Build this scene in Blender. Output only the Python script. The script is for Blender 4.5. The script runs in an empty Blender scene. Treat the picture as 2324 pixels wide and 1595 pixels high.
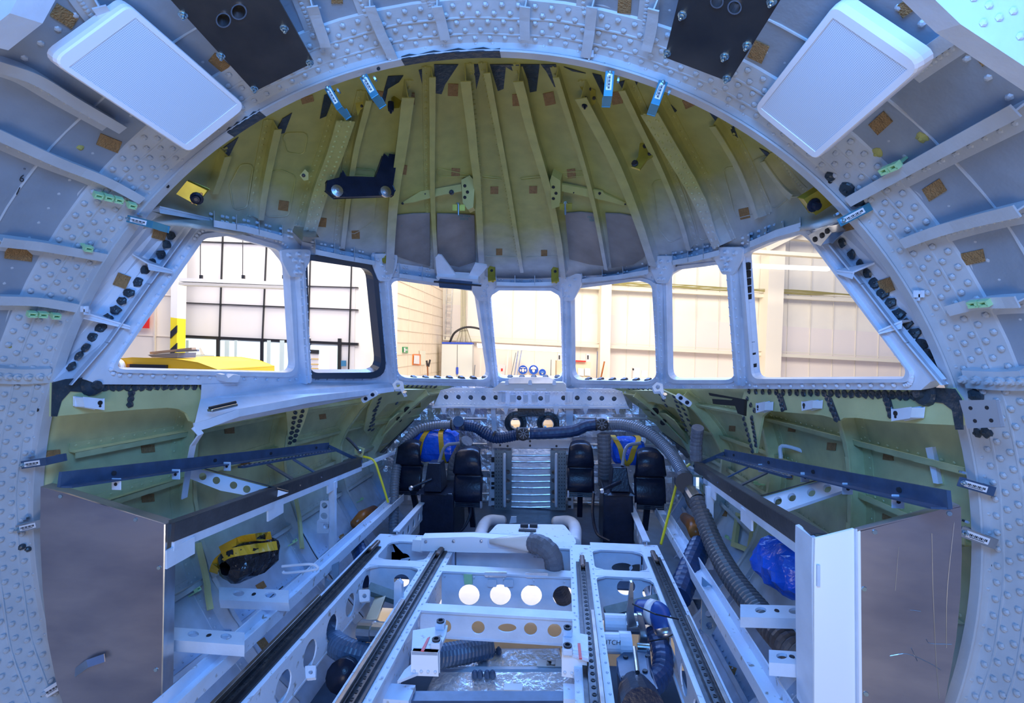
import bpy, math, random
from mathutils import Vector, Matrix
from mathutils.bvhtree import BVHTree
from mathutils.geometry import tessellate_polygon
random.seed(7)
V = Vector
SC = bpy.context.scene
COL = SC.collection

# ---------------------------------------------------------------- camera, sky, lights, exposure
W, H, FPX = 2324, 1595, 1100.0
VX, VY = 1277.0, 789.0                      # where lines along the fuselage meet in the photograph
CAM = V((0.2818, 0.0, 0.5007))
yaw = math.atan((VX - W/2)/FPX); pitch = math.atan((H/2 - VY)/FPX)
FW = V((-math.sin(yaw)*math.cos(pitch), math.cos(yaw)*math.cos(pitch), -math.sin(pitch)))
RT = V((math.cos(yaw), math.sin(yaw), 0)); UP = RT.cross(FW)
cd = bpy.data.cameras.new('camera'); cam = bpy.data.objects.new('camera', cd); COL.objects.link(cam)
cd.sensor_width = 36; cd.lens = 36*FPX/W; cd.clip_start = 0.02; cd.clip_end = 200
cam.matrix_world = Matrix((( RT.x, UP.x, -FW.x, CAM.x), (RT.y, UP.y, -FW.y, CAM.y), (RT.z, UP.z, -FW.z, CAM.z), (0,0,0,1)))
SC.camera = cam
SC.view_settings.view_transform = 'Standard'; SC.view_settings.look = 'None'
SC.view_settings.gamma = 1; SC.view_settings.use_curve_mapping = False
SC.view_settings.exposure = 0.0
world = bpy.data.worlds.new('world'); SC.world = world; world.use_nodes = True
wn = world.node_tree; wn.nodes.clear()
wo = wn.nodes.new('ShaderNodeOutputWorld'); wb = wn.nodes.new('ShaderNodeBackground')
wtc = wn.nodes.new('ShaderNodeTexCoord'); wsep = wn.nodes.new('ShaderNodeSeparateXYZ'); wr = wn.nodes.new('ShaderNodeValToRGB')
wmr = wn.nodes.new('ShaderNodeMapRange'); wmr.inputs[1].default_value = -1; wmr.inputs[2].default_value = 1
wn.links.new(wtc.outputs['Generated'], wsep.inputs[0]); wn.links.new(wsep.outputs[2], wmr.inputs[0]); wn.links.new(wmr.outputs[0], wr.inputs[0])
wr.color_ramp.elements[0].position = 0.35; wr.color_ramp.elements[0].color = (0.05, 0.20, 1.0, 1)
wr.color_ramp.elements[1].position = 0.75; wr.color_ramp.elements[1].color = (0.24, 0.44, 1.0, 1)
wn.links.new(wr.outputs[0], wb.inputs[0]); wn.links.new(wb.outputs[0], wo.inputs[0]); wb.inputs[1].default_value = 0.58

def area(name, loc, target, sx, sy, power, col):
    l = bpy.data.lights.new(name, 'AREA'); l.shape = 'RECTANGLE'; l.size = sx; l.size_y = sy; l.energy = power; l.color = col
    o = bpy.data.objects.new(name, l); COL.objects.link(o); o.location = loc
    o.rotation_euler = (V(target) - V(loc)).to_track_quat('-Z', 'Y').to_euler(); return o
area('hangar_light_front', (0, 7.0, 5.5), (0, 15, 0), 14, 3, 1550, (1.0, 0.91, 0.74))
area('hangar_light_left', (-3.2, 4.2, 4.0), (-4.6, 9, 0.5), 4, 2, 150, (1.0, 0.95, 0.9))
area('windscreen_fill', (0, 5.6, 2.2), (0, 3.2, -0.8), 4.0, 1.6, 330, (0.13, 0.36, 1.0))  # added blue fill that brightens the foil wall and pedals, no real source
area('hangar_light_floor', (0, 3.0, 4.6), (0, 3.2, -3), 10, 6, 330, (1.0, 0.84, 0.62))
area('cabin_blue_fill', (0.25, 0.1, 1.25), (0.1, 2.6, -0.9), 0.9, 0.6, 46, (0.13, 0.40, 1.0))  # added unseen fill, throws blue light down on the floor frame
area('dome_fill', (0.1, -0.6, -0.7), (0.0, 2.2, 1.2), 1.2, 0.8, 20, (1.0, 0.92, 0.80))  # added unseen fill from below, lifts the dome

# ---------------------------------------------------------------- rays from the viewpoint, used to find where things stand
def ray(px, py): return (FW + RT*((px - W/2)/FPX) - UP*((py - H/2)/FPX))
def P(px, py, Y): d = ray(px, py); return CAM + d*(Y/d.y)            # on the cross-section at station Y
def PZ(px, py, z): d = ray(px, py); return CAM + d*((z - CAM.z)/d.z)   # on the level z
def PX(px, py, x): d = ray(px, py); return CAM + d*((x - CAM.x)/d.x)
def HP(px, py, D): return CAM + ray(px, py)*D                        # at distance D in front
class Plane:
    def __init__(s, *pts):
        c = sum(pts, V((0,0,0)))/len(pts); n = V((0,0,0))
        for i in range(len(pts)):
            a = pts[i] - c; b = pts[(i+1) % len(pts)] - c; n += a.cross(b)
        n.normalize()
        if n.dot(CAM - c) < 0: n = -n
        s.c, s.n = c, n
    def at(s, px, py, off=0.0):
        d = ray(px, py); return CAM + d*(((s.c + s.n*off) - CAM).dot(s.n)/d.dot(s.n))

# ---------------------------------------------------------------- materials
MATS = {}
def mat(name, col, rough=0.5, metal=0.0, noise=0.0, nscale=6.0, col2=None, bump=0.0, bscale=60.0, emit=None, es=1.0, alpha=None, trans=0.0, stretch=None, c2lo=0.45, c2hi=0.62):
    if name in MATS: return MATS[name]
    m = bpy.data.materials.new(name); m.use_nodes = True; nt = m.node_tree; b = nt.nodes['Principled BSDF']
    b.inputs['Base Color'].default_value = (*col, 1); b.inputs['Roughness'].default_value = rough; b.inputs['Metallic'].default_value = metal
    if trans: b.inputs['Transmission Weight'].default_value = trans
    if alpha is not None: b.inputs['Alpha'].default_value = alpha
    if emit: b.inputs['Emission Color'].default_value = (*emit, 1); b.inputs['Emission Strength'].default_value = es
    tc = nt.nodes.new('ShaderNodeTexCoord'); mp = nt.nodes.new('ShaderNodeMapping'); nt.links.new(tc.outputs['Object'], mp.inputs[0])
    if stretch: mp.inputs['Scale'].default_value = stretch
    last = None
    if noise or col2:
        n = nt.nodes.new('ShaderNodeTexNoise'); n.inputs['Scale'].default_value = nscale; n.inputs['Detail'].default_value = 5
        nt.links.new(mp.outputs[0], n.inputs['Vector'])
        r = nt.nodes.new('ShaderNodeValToRGB'); nt.links.new(n.outputs[0], r.inputs[0])
        if col2:
            r.color_ramp.elements[0].position = c2lo; r.color_ramp.elements[1].position = c2hi
            r.color_ramp.elements[0].color = (*col, 1); r.color_ramp.elements[1].color = (*col2, 1)
        else:
            r.color_ramp.elements[0].position = 0.3; r.color_ramp.elements[1].position = 0.7
            r.color_ramp.elements[0].color = (*[c*(1-noise) for c in col], 1); r.color_ramp.elements[1].color = (*[min(1, c*(1+noise*0.5)) for c in col], 1)
        nt.links.new(r.outputs[0], b.inputs['Base Color'])
    if bump:
        n2 = nt.nodes.new('ShaderNodeTexNoise'); n2.inputs['Scale'].default_value = bscale; n2.inputs['Detail'].default_value = 3
        nt.links.new(mp.outputs[0], n2.inputs['Vector'])
        bp = nt.nodes.new('ShaderNodeBump'); bp.inputs['Strength'].default_value = bump; bp.inputs['Distance'].default_value = 0.01
        nt.links.new(n2.outputs[0], bp.inputs['Height']); nt.links.new(bp.outputs[0], b.inputs['Normal'])
    MATS[name] = m; return m

def primer_mat(name, yel, wht, axis_vec, lo, hi, nz=0.35, rough=0.5, absx=False):
    """two real paint coats meeting in an oversprayed band that runs across axis_vec"""
    m = bpy.data.materials.new(name); m.use_nodes = True; nt = m.node_tree; b = nt.nodes['Principled BSDF']
    ab = nt.nodes.new('ShaderNodeVectorMath'); ab.operation = 'ABSOLUTE' if absx else 'NORMALIZE'
    tc = nt.nodes.new('ShaderNodeTexCoord'); dp = nt.nodes.new('ShaderNodeVectorMath'); dp.operation = 'DOT_PRODUCT'
    dp.inputs[1].default_value = axis_vec; nt.links.new(tc.outputs['Object'], ab.inputs[0]); nt.links.new(ab.outputs[0] if absx else tc.outputs['Object'], dp.inputs[0])
    n = nt.nodes.new('ShaderNodeTexNoise'); n.inputs['Scale'].default_value = 2.6; n.inputs['Detail'].default_value = 3; nt.links.new(tc.outputs['Object'], n.inputs['Vector'])
    ma = nt.nodes.new('ShaderNodeMath'); ma.operation = 'MULTIPLY_ADD'; ma.inputs[1].default_value = nz; nt.links.new(n.outputs[0], ma.inputs[0]); nt.links.new(dp.outputs['Value'], ma.inputs[2])
    mr = nt.nodes.new('ShaderNodeMapRange'); mr.inputs[1].default_value = lo; mr.inputs[2].default_value = hi; nt.links.new(ma.outputs[0], mr.inputs[0])
    mx = nt.nodes.new('ShaderNodeMix'); mx.data_type = 'RGBA'; mx.inputs[6].default_value = (*wht, 1); mx.inputs[7].default_value = (*yel, 1)
    nt.links.new(mr.outputs[0], mx.inputs[0])
    n3 = nt.nodes.new('ShaderNodeTexNoise'); n3.inputs['Scale'].default_value = 14; n3.inputs['Detail'].default_value = 6; nt.links.new(tc.outputs['Object'], n3.inputs['Vector'])
    mr3 = nt.nodes.new('ShaderNodeMapRange'); mr3.inputs[1].default_value = 0.25; mr3.inputs[2].default_value = 0.75; mr3.inputs[3].default_value = 0.82; mr3.inputs[4].default_value = 1.08; nt.links.new(n3.outputs[0], mr3.inputs[0])
    mm = nt.nodes.new('ShaderNodeVectorMath'); mm.operation = 'SCALE'; nt.links.new(mx.outputs[2], mm.inputs[0]); nt.links.new(mr3.outputs[0], mm.inputs['Scale'])
    nt.links.new(mm.outputs[0], b.inputs['Base Color']); b.inputs['Roughness'].default_value = rough
    bp = nt.nodes.new('ShaderNodeBump'); bp.inputs['Strength'].default_value = 0.15; bp.inputs['Distance'].default_value = 0.01; nt.links.new(n3.outputs[0], bp.inputs['Height']); nt.links.new(bp.outputs[0], b.inputs['Normal'])
    MATS[name] = m; return m

YEL = (0.42, 0.40, 0.12); WHT = (0.62, 0.66, 0.70)
M_white = mat('white_paint', (0.66, 0.73, 0.84), 0.38, noise=0.12, nscale=9, bump=0.12, bscale=40)
M_ringp = mat('ring_paint', (0.50, 0.525, 0.56), 0.42, noise=0.14, nscale=7, bump=0.25, bscale=26)
M_shell = mat('shell_paint', (0.30, 0.34, 0.40), 0.42, noise=0.16, nscale=5, bump=0.25, bscale=26)
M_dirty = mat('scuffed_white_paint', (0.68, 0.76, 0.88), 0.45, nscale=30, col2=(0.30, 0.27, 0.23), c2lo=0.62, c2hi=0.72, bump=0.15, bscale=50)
M_green = mat('green_primer', YEL, 0.5, noise=0.14, nscale=8, bump=0.12, bscale=30)
M_pale = mat('pale_green_primer', (0.52, 0.54, 0.26), 0.5, noise=0.15, nscale=6, bump=0.12, bscale=30)
M_dome = primer_mat('dome_paint', YEL, (0.50, 0.54, 0.58), (-0.30, -0.28, 1.0), 0.22, 0.55, absx=True)
M_side = primer_mat('side_paint', (0.50, 0.53, 0.28), (0.40, 0.54, 0.74), (0, 0, 1), -0.62, -0.05)
M_seal = mat('grey_sealant', (0.030, 0.045, 0.060), 0.35, noise=0.3, nscale=30, bump=0.5, bscale=50)
M_velcro = mat('brown_velcro', (0.36, 0.21, 0.085), 0.9, noise=0.2, nscale=60, bump=0.8, bscale=220)
M_black = mat('black_paint', (0.008, 0.013, 0.030), 0.30, noise=0.3, nscale=20, bump=0.15, bscale=60)
M_blkmat = mat('black_matt', (0.010, 0.010, 0.011), 0.7)
M_rail = mat('dark_brown_rail', (0.060, 0.055, 0.058), 0.35, noise=0.25, nscale=18, bump=0.1)
M_steel = mat('steel', (0.55, 0.56, 0.58), 0.28, 1.0, noise=0.2, nscale=12)
M_zinc = mat('zinc_screw', (0.50, 0.66, 0.72), 0.25, 1.0)
M_alum = mat('brushed_aluminium', (0.42, 0.37, 0.37), 0.36, 0.8, nscale=2.6, col2=(0.22, 0.21, 0.25), c2lo=0.35, c2hi=0.7, bump=0.06, bscale=14, stretch=(1, 1, 2.6))
M_plate = mat('dark_steel_plate', (0.11, 0.095, 0.085), 0.42, 0.75, nscale=3.2, col2=(0.035, 0.037, 0.045), c2lo=0.4, c2hi=0.65, bump=0.05)
M_foil = mat('quilted_foil', (0.86, 0.85, 0.88), 0.38, 0.85, bump=1.0, bscale=30)
M_foil2 = mat('smooth_foil', (0.88, 0.89, 0.92), 0.36, 0.8, bump=0.6, bscale=16)
M_grill = mat('speaker_grille', (0.62, 0.68, 0.76), 0.5)
M_spk = mat('speaker_plastic', (0.86, 0.82, 0.84), 0.4)
M_hose = mat('grey_hose', (0.16, 0.19, 0.24), 0.42, noise=0.15, nscale=20)
M_hose2 = mat('dark_blue_hose', (0.015, 0.045, 0.13), 0.42, noise=0.3, nscale=20)
M_hose3 = mat('brown_grey_hose', (0.13, 0.12, 0.125), 0.4, noise=0.2, nscale=12)
M_cloth = mat('grey_duct_cloth', (0.13, 0.14, 0.17), 0.6, noise=0.2, nscale=14, bump=0.7, bscale=24)
M_bag = mat('blue_plastic_bag', (0.012, 0.12, 0.75), 0.22, noise=0.35, nscale=9, bump=1.0, bscale=18)
M_blackbag = mat('black_plastic_bag', (0.012, 0.012, 0.016), 0.16, bump=1.0, bscale=20)
M_tape = mat('yellow_tape', (0.62, 0.38, 0.02), 0.45, noise=0.15, nscale=12)
M_bluebr = mat('blue_anodised_steel', (0.10, 0.38, 0.55), 0.3, 0.7, noise=0.1, nscale=30)
M_stick = mat('white_sticker', (0.80, 0.78, 0.80), 0.4)
M_ink = mat('black_ink', (0.02, 0.02, 0.025), 0.5)
M_gold = mat('yellow_cadmium_metal', (0.42, 0.36, 0.05), 0.35, 0.5, noise=0.2, nscale=20)
M_lime = mat('pale_green_clip', (0.42, 0.72, 0.38), 0.4)
M_grey = mat('grey_composite', (0.27, 0.25, 0.245), 0.6, noise=0.25, nscale=7, bump=0.2, bscale=30)
M_blueR = mat('dark_blue_frame', (0.045, 0.085, 0.16), 0.35, noise=0.25, nscale=20)
M_orange = mat('orange_brown_pipe', (0.42, 0.14, 0.03), 0.3, noise=0.3, nscale=12)
M_yel = mat('yellow_cord', (0.80, 0.68, 0.02), 0.4)
M_red = mat('red_marking', (0.75, 0.03, 0.02), 0.4)
M_seat = mat('rubber_seal', (0.035, 0.055, 0.085), 0.35)
M_beige = mat('ivory_plastic', (0.70, 0.66, 0.62), 0.35)

M_black.node_tree.nodes['Principled BSDF'].inputs['Specular IOR Level'].default_value = 0.28
M_bright = mat('bright_white_paint', (0.86, 0.87, 0.90), 0.35)

# ---------------------------------------------------------------- mesh building
def frame_of(d, up=V((0,0,1))):
    d = d.normalized()
    if abs(d.dot(up)) > 0.98: up = V((0,1,0)) if abs(d.y) < 0.9 else V((1,0,0))
    s = d.cross(up).normalized(); return d, s, s.cross(d)
def rounded(poly, rad, n=5):
    out = []; N = len(poly)
    for i, p in enumerate(poly):
        p = V((p[0], p[1])); a = V(poly[i-1][:2]); b = V(poly[(i+1) % N][:2]); r = rad[i] if isinstance(rad, (list, tuple)) else rad
        if r <= 0: out.append(p); continue
        da = (a-p); db = (b-p); la, lb = da.length, db.length; da.normalize(); db.normalize()
        ang = max(0.1, math.acos(max(-1, min(1, da.dot(db))))); t = min(r/math.tan(ang/2), la*0.45, lb*0.45)
        s, e = p + da*t, p + db*t
        for k in range(n+1):
            u = k/n; out.append(s*(1-u)**2 + p*2*u*(1-u) + e*u*u)
    return [(q.x, q.y) for q in out]
def circ(cx, cy, r, n=20, ry=None): ry = r if ry is None else ry; return [(cx + r*math.cos(2*math.pi*k/n), cy + ry*math.sin(2*math.pi*k/n)) for k in range(n)]
def cat(pts, n=8):
    pts = [V(p) for p in pts]
    if len(pts) < 3: return [pts[0].lerp(pts[1], k/n) for k in range(n+1)]
    out = []; ext = [pts[0]*2 - pts[1]] + pts + [pts[-1]*2 - pts[-2]]
    for i in range(1, len(ext)-2):
        a, b, c, d = ext[i-1:i+3]
        for k in range(n):
            t = k/n; out.append(0.5*((2*b) + (c-a)*t + (2*a-5*b+4*c-d)*t*t + (3*b-a-3*c+d)*t**3))
    out.append(pts[-1]); return out
class MB:
    def __init__(s): s.v = []; s.f = []; s.m = []; s.cm = 0
    def mi(s, i): s.cm = i; return s
    def add(s, vs, fs):
        o = len(s.v); s.v += [tuple(v) for v in vs]
        for f in fs: s.f.append(tuple(i+o for i in f)); s.m.append(s.cm)
        return s
    def box(s, c, sz, ax=None):
        ax = ax or (V((1,0,0)), V((0,1,0)), V((0,0,1))); c = V(c); vs = []
        for i in (-1,1):
            for j in (-1,1):
                for k in (-1,1): vs.append(c + ax[0]*(i*sz[0]/2) + ax[1]*(j*sz[1]/2) + ax[2]*(k*sz[2]/2))
        return s.add(vs, [(0,1,3,2),(4,6,7,5),(0,4,5,1),(2,3,7,6),(0,2,6,4),(1,5,7,3)])
    def beam(s, p, q, w, h, up=V((0,0,1)), drop=0.0):
        p, q = V(p), V(q); d, sd, u = frame_of(q-p, up); c = (p+q)/2 - u*drop
        return s.box(c, ((q-p).length, w, h), (d, sd, u))
    def prism(s, poly, depth, holes=()):
        """poly: 3-D outline, depth: vector away from the visible face"""
        loops = [[V(p) for p in poly]] + [[V(p) for p in h] for h in holes]
        tris = tessellate_polygon(loops); fl = [p for l in loops for p in l]; n = len(fl)
        vs = fl + [p + depth for p in fl]; fs = [tuple(t) for t in tris] + [tuple(i+n for i in reversed(t)) for t in tris]
        o = 0
        for l in loops:
            k = len(l)
            for i in range(k): a, b = o+i, o+(i+1) % k; fs.append((a, b, b+n, a+n))
            o += k
        return s.add(vs, fs)
    def sweep(s, path, prof, normals, closed=False):
        rings = []; N = len(path); K = len(prof)
        for i in range(N):
            t = (path[min(i+1, N-1)] - path[max(i-1, 0)]).normalized(); n = normals[i] if isinstance(normals, list) else normals
            sd = t.cross(n).normalized(); nn = sd.cross(t)
            rings += [path[i] + sd*a + nn*b for a, b in prof]
        fs = []
        for i in range(N-1):
            for k in range(K): a, b = i*K+k, i*K+(k+1) % K; fs.append((a, b, b+K, a+K))
        fs += [tuple(range(K)), tuple(reversed(range((N-1)*K, N*K)))]
        return s.add(rings, fs)
    def tube(s, path, r, n=12, cap=True):
        N = len(path); rs = r if isinstance(r, (list, tuple)) else [r]*N; vs = []; prev = None
        for i in range(N):
            t = (path[min(i+1, N-1)] - path[max(i-1, 0)]).normalized()
            if prev is None: _, sd, u = frame_of(t)
            else: sd = (prev - t*prev.dot(t)).normalized(); u = sd.cross(t)
            prev = sd
            vs += [path[i] + (sd*math.cos(2*math.pi*k/n) + u*math.sin(2*math.pi*k/n))*rs[i] for k in range(n)]
        fs = [(i*n+k, i*n+(k+1) % n, (i+1)*n+(k+1) % n, (i+1)*n+k) for i in range(N-1) for k in range(n)]
        if cap: fs += [tuple(reversed(range(n))), tuple(range((N-1)*n, N*n))]
        return s.add(vs, fs)
    def cyl(s, p, q, r, n=16, r2=None): return s.tube([V(p), V(q)], [r, r if r2 is None else r2], n)
    def lathe(s, p, ax, prof, n=20):
        d, sd, u = frame_of(V(ax)); p = V(p); vs = []
        for r, h in prof: vs += [p + d*h + (sd*math.cos(2*math.pi*k/n) + u*math.sin(2*math.pi*k/n))*max(r, 1e-4) for k in range(n)]
        N = len(prof); fs = [(i*n+k, i*n+(k+1) % n, (i+1)*n+(k+1) % n, (i+1)*n+k) for i in range(N-1) for k in range(n)]
        fs += [tuple(reversed(range(n))), tuple(range((N-1)*n, N*n))]
        return s.add(vs, fs)
    def rivet(s, p, nrm, r=0.006, h=None, n=6):
        d, sd, u = frame_of(V(nrm)); p = V(p); h = h or r*0.6; vs = []
        for rr, hh in ((1, 0), (0.75, 0.75)): vs += [p + d*(h*hh) + (sd*math.cos(2*math.pi*k/n) + u*math.sin(2*math.pi*k/n))*r*rr for k in range(n)]
        vs.append(p + d*h); fs = [(k, (k+1) % n, n+(k+1) % n, n+k) for k in range(n)] + [(n+k, n+(k+1) % n, 2*n) for k in range(n)]
        return s.add(vs, fs)
    def blob(s, p, nrm, r, h=0.004, n=12, seed=0):
        rnd = random.Random(seed); d, sd, u = frame_of(V(nrm)); p = V(p); ph = [r*(0.82 + 0.36*rnd.random()) for _ in range(n)]; vs = []
        for f_, hh in ((1, 0.0), (0.85, 1.0), (0.35, 1.4)): vs += [p + d*(h*hh) + (sd*math.cos(2*math.pi*k/n) + u*math.sin(2*math.pi*k/n))*ph[k]*f_ for k in range(n)]
        vs.append(p + d*h*1.5)
        fs = [(i*n+k, i*n+(k+1) % n, (i+1)*n+(k+1) % n, (i+1)*n+k) for i in range(2) for k in range(n)] + [(2*n+k, 2*n+(k+1) % n, 3*n) for k in range(n)]
        s.add(vs, fs); return s.rivet(p + d*h*1.3, nrm, r*0.32, r*0.3)
    def grid(s, rows):
        n = len(rows[0]); vs = [p for r in rows for p in r]
        return s.add(vs, [(i*n+k, i*n+k+1, (i+1)*n+k+1, (i+1)*n+k) for i in range(len(rows)-1) for k in range(n-1)])
    def bvh(s): return BVHTree.FromPolygons([V(v) for v in s.v], s.f)
    def build(s, name, mats, parent=None, smooth=False, solid=0.0, bevel=0.0):
        me = bpy.data.meshes.new(name); me.from_pydata(s.v, [], s.f); mats = mats if isinstance(mats, (list, tuple)) else [mats]
        for m in mats: me.materials.append(m)
        me.polygons.foreach_set('material_index', s.m)
        if smooth: me.polygons.foreach_set('use_smooth', [True]*len(s.f))
        me.update(); o = bpy.data.objects.new(name, me); COL.objects.link(o)
        if parent is not None: o.parent = parent; o.matrix_parent_inverse = Matrix.Translation(-parent.location)
        if solid: md = o.modifiers.new('thickness', 'SOLIDIFY'); md.thickness = solid; md.offset = -1
        if bevel: md = o.modifiers.new('edge', 'BEVEL'); md.width = bevel; md.segments = 2; md.limit_method = 'ANGLE'
        return o
def tag(o, label=None, cat=None, group=None, kind=None):
    if label: o['label'] = label
    if cat: o['category'] = cat
    if group: o['group'] = group
    if kind: o['kind'] = kind
    return o
def thing(name, label, cat, loc=(0,0,0), group=None):
    o = bpy.data.objects.new(name, None); COL.objects.link(o); o.location = loc; o.empty_display_size = 0.05; return tag(o, label, cat, group)
def struct(o, label=None, cat=None): return tag(o, label, cat, kind='structure')
def pxplate(m, px, Y, th, holes=(), fn=None):
    """plate whose outline was measured in the photograph and that stands across station Y"""
    f = fn or (lambda a, b: P(a, b, Y)); return m.prism([f(*p) for p in px], V((0, th, 0)), [[f(*p) for p in h] for h in holes])

# ================================================================ AIRFRAME SHELL
RC, RY, RR = V((-0.040, 1.5, -0.072)), 1.5, 1.486           # the near ring frame: centre, station, inner radius
def ringpt(a, r, Y): return V((RC.x + r*math.sin(a), Y, RC.z + r*math.cos(a)))   # a = angle from the top, + to the right
D2 = math.pi/180
BV = {}
def on(px, py, surf, off=0.0):
    """the point of a built surface seen at that place of the photograph, and its inward normal"""
    d = ray(px, py); hit = BV[surf].ray_cast(CAM, d)
    if hit[0] is None: return None
    n = hit[1]
    if n.dot(d) > 0: n = -n
    return hit[0] + n*off, n

# near shell (cabin side of the ring)
def rnear(Y): return 1.53 + min(0.05, max(0, (1.5 - Y))*0.30)
rows = []
for i in range(9):
    Y = 1.5 - i*0.105
    rows.append([ringpt(a*D2, rnear(Y), Y) for a in range(-140, 141, 4)])
m = MB().grid(rows); BV['near'] = m.bvh()
near = struct(m.build('wall_surround', M_shell, smooth=True, solid=0.02))
# doubler with rivets beside the ring, riveted flanges
m = MB(); rows = []
for Y, r in ((1.498, -0.012), (1.362, -0.010), (1.358, 0.0)): rows.append([ringpt(a*D2, rnear(Y) + r, Y) for a in range(-140, 141, 4)])
m.grid(rows)
for k, Y in enumerate((1.475, 1.449, 1.424, 1.399, 1.374)):
    a = -138.0 + (k % 2)*0.8
    while a < 138:
        if not (-139 < a < -200): m.rivet(ringpt(a*D2, rnear(Y) - 0.012, Y), (V((RC.x, 0, RC.z)) - ringpt(a*D2, 1, 0)), 0.009, 0.008)
        a += 1.75
for k, Y in enumerate((1.34, 1.315, 1.03)):
    for j in range(140): m.rivet(ringpt((-138 + j*1.98)*D2, rnear(Y), Y), (V((RC.x, 0, RC.z)) - ringpt((-138 + j*1.98)*D2, 1, 0)), 0.008, 0.006)
for Y in (1.356, 1.412, 1.462, 1.22): m.tube([ringpt(a*D2, rnear(Y) - (.012 if Y > 1.36 else .001) + .0015*math.sin(a*.7), Y + .003*math.sin(a*.31)) for a in range(-138, 139, 2)], .0032, 5)
dbl = m.build('riveted_doubler', M_ringp, near, smooth=False)
# ring frame: inner flange, web and rivets
m = MB(); ang = [x*0.01*math.pi/1 for x in range(-78, 79)]
def ringsweep(m, prof):
    rings = []; K = len(prof)
    for a in ang: rings += [ringpt(a, r, Y) for r, Y in prof]
    fs = []
    for i in range(len(ang)-1):
        for k in range(K): p, q = i*K+k, i*K+(k+1) % K; fs.append((p, q, q+K, p+K))
    return m.add(rings, fs)
ringsweep(m, [(1.486, 1.480), (1.486, 1.512), (1.494, 1.512), (1.494, 1.500), (1.540, 1.500), (1.540, 1.492), (1.500, 1.490), (1.492, 1.480)])
ringsweep(m, [(1.505, 1.505), (1.80, 1.62), (1.80, 1.63), (1.505, 1.512)])
ring = struct(m.build('trim_1', M_ringp, smooth=False))
m = MB()
for a in range(-138, 139, 2):
    if a % 3: m.rivet(ringpt(a*D2, 1.517, 1.491), (0, -1, 0), 0.0055)
m.build('rivet_row', M_ringp, ring)
# dark sealant along the ring at the crown and black inspection holes
m = MB()
for a0, a1 in ((-7, 5), (-31, -26)):
    rr = []
    for k in range(13):
        a = (a0 + (a1-a0)*k/12)*D2; rr.append([ringpt(a, 1.4845, 1.479), ringpt(a, 1.4845, 1.512)])
        if k < 12: pass
    m.grid(rr); rr2 = [[ringpt((a0 + (a1-a0)*k/12)*D2, 1.4845, 1.4785), ringpt((a0 + (a1-a0)*k/12)*D2, 1.498 + 0.004*math.sin(k*2.1), 1.4835)] for k in range(13)]; m.grid(rr2)
m.build('sealant', M_seal, ring)
m = MB()
for px, py in ((859, 156), (1371, 147), (381, 423), (1884, 412), (2107, 640), (45, 1223), (85, 930), (2255, 1283)):
    p = P(px, py, 1.4895); m.lathe(p, (0, -1, 0), [(0.006, 0), (0.006, 0.001)], 12)
m.build('hole', M_blkmat, ring)

# ---------------------------------------------------------------- dome over the cockpit
hdr_px = [(440,508,1.62),(500,520,1.82),(560,533,2.06),(620,545,2.26),(680,560,2.45),(770,585,2.74),(870,604,3.03),(930,612,3.2),(985,618,3.36),(1090,628,3.66),(1190,632,3.74),
          (1285,628,3.66),(1385,622,3.36),(1440,614,3.2),(1500,605,3.03),(1590,582,2.74),(1660,560,2.45),(1705,548,2.28),(1750,533,2.06),(1800,520,1.82),(1850,508,1.62)]
Lw = [P(*h) for h in hdr_px]; NU = 60
Lc = cat(Lw, 3); NL = len(Lc)
rows = []
for i in range(NL):
    u = -1 + 2*i/(NL-1); a = u*54*D2; r = 1.70 - 0.12*abs(u)**1.5
    top = V((r*math.sin(a), 1.56, -0.05 + r*math.cos(a))); low = Lc[i]; row = []
    ax = (low - top); out = V((math.sin(a), 0.15, math.cos(a)))
    for k in range(19):
        v = k/18; row.append(top + ax*v + out*(0.10*4*v*(1-v)*(0.55 + 0.45*(1-abs(u)))))
    rows.append(row)
m = MB().grid(rows); BV['dome'] = m.bvh()
ceil_ = struct(m.build('ceiling', M_dome, smooth=True, solid=0.015))
def surfpath(pxs, surf, n=7):
    """a smooth line on a surface through places measured in the photograph"""
    c = cat([V((p[0], p[1], 0)) for p in pxs], n); out = []; ns = []
    for q in c:
        h = on(q.x, q.y, surf)
        if h: out.append(h[0]); ns.append(h[1])
    return out, ns
def stringer(pxs, surf, cap=0.024, ht=0.05, rows=0, riv=True, mt=None, parent=None, name='stringer', foot=0.035, side=1, n=7):
    path, ns = surfpath(pxs, surf, n)
    if len(path) < 3: return None
    nn = [ (ns[max(i-1,0)] + ns[i] + ns[min(i+1,len(ns)-1)]).normalized() for i in range(len(ns))]
    m = MB(); t = 0.004
    m.sweep(path, [(-t/2, 0), (t/2, 0), (t/2, ht-t), (-t/2, ht-t)], nn)                                  # web
    m.sweep(path, [(-cap/2, ht-t), (cap/2, ht-t), (cap/2, ht), (-cap/2, ht)], nn)                        # inner cap
    f0, f1 = (0, foot) if side > 0 else (-foot, 0)
    m.sweep(path, [(f0, 0), (f1, 0), (f1, 0.005), (f0, 0.005)], nn)                                      # foot
    L = 0.0
    for i in range(len(path)-1):
        seg = path[i+1] - path[i]; tt = seg.normalized(); sd = tt.cross(nn[i]).normalized(); k = 0.0
        while k < seg.length:
            p = path[i] + tt*k
            if riv: m.rivet(p + sd*(foot*0.6*side) + nn[i]*0.005, nn[i], 0.0065)
            for r_ in range(rows): m.rivet(p + sd*(-cap*0.25 + cap*0.5*r_/(max(1, rows-1))) + nn[i]*ht, nn[i], 0.008)
            k += 0.036
    return m.build(name, mt or M_green, parent)
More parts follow.
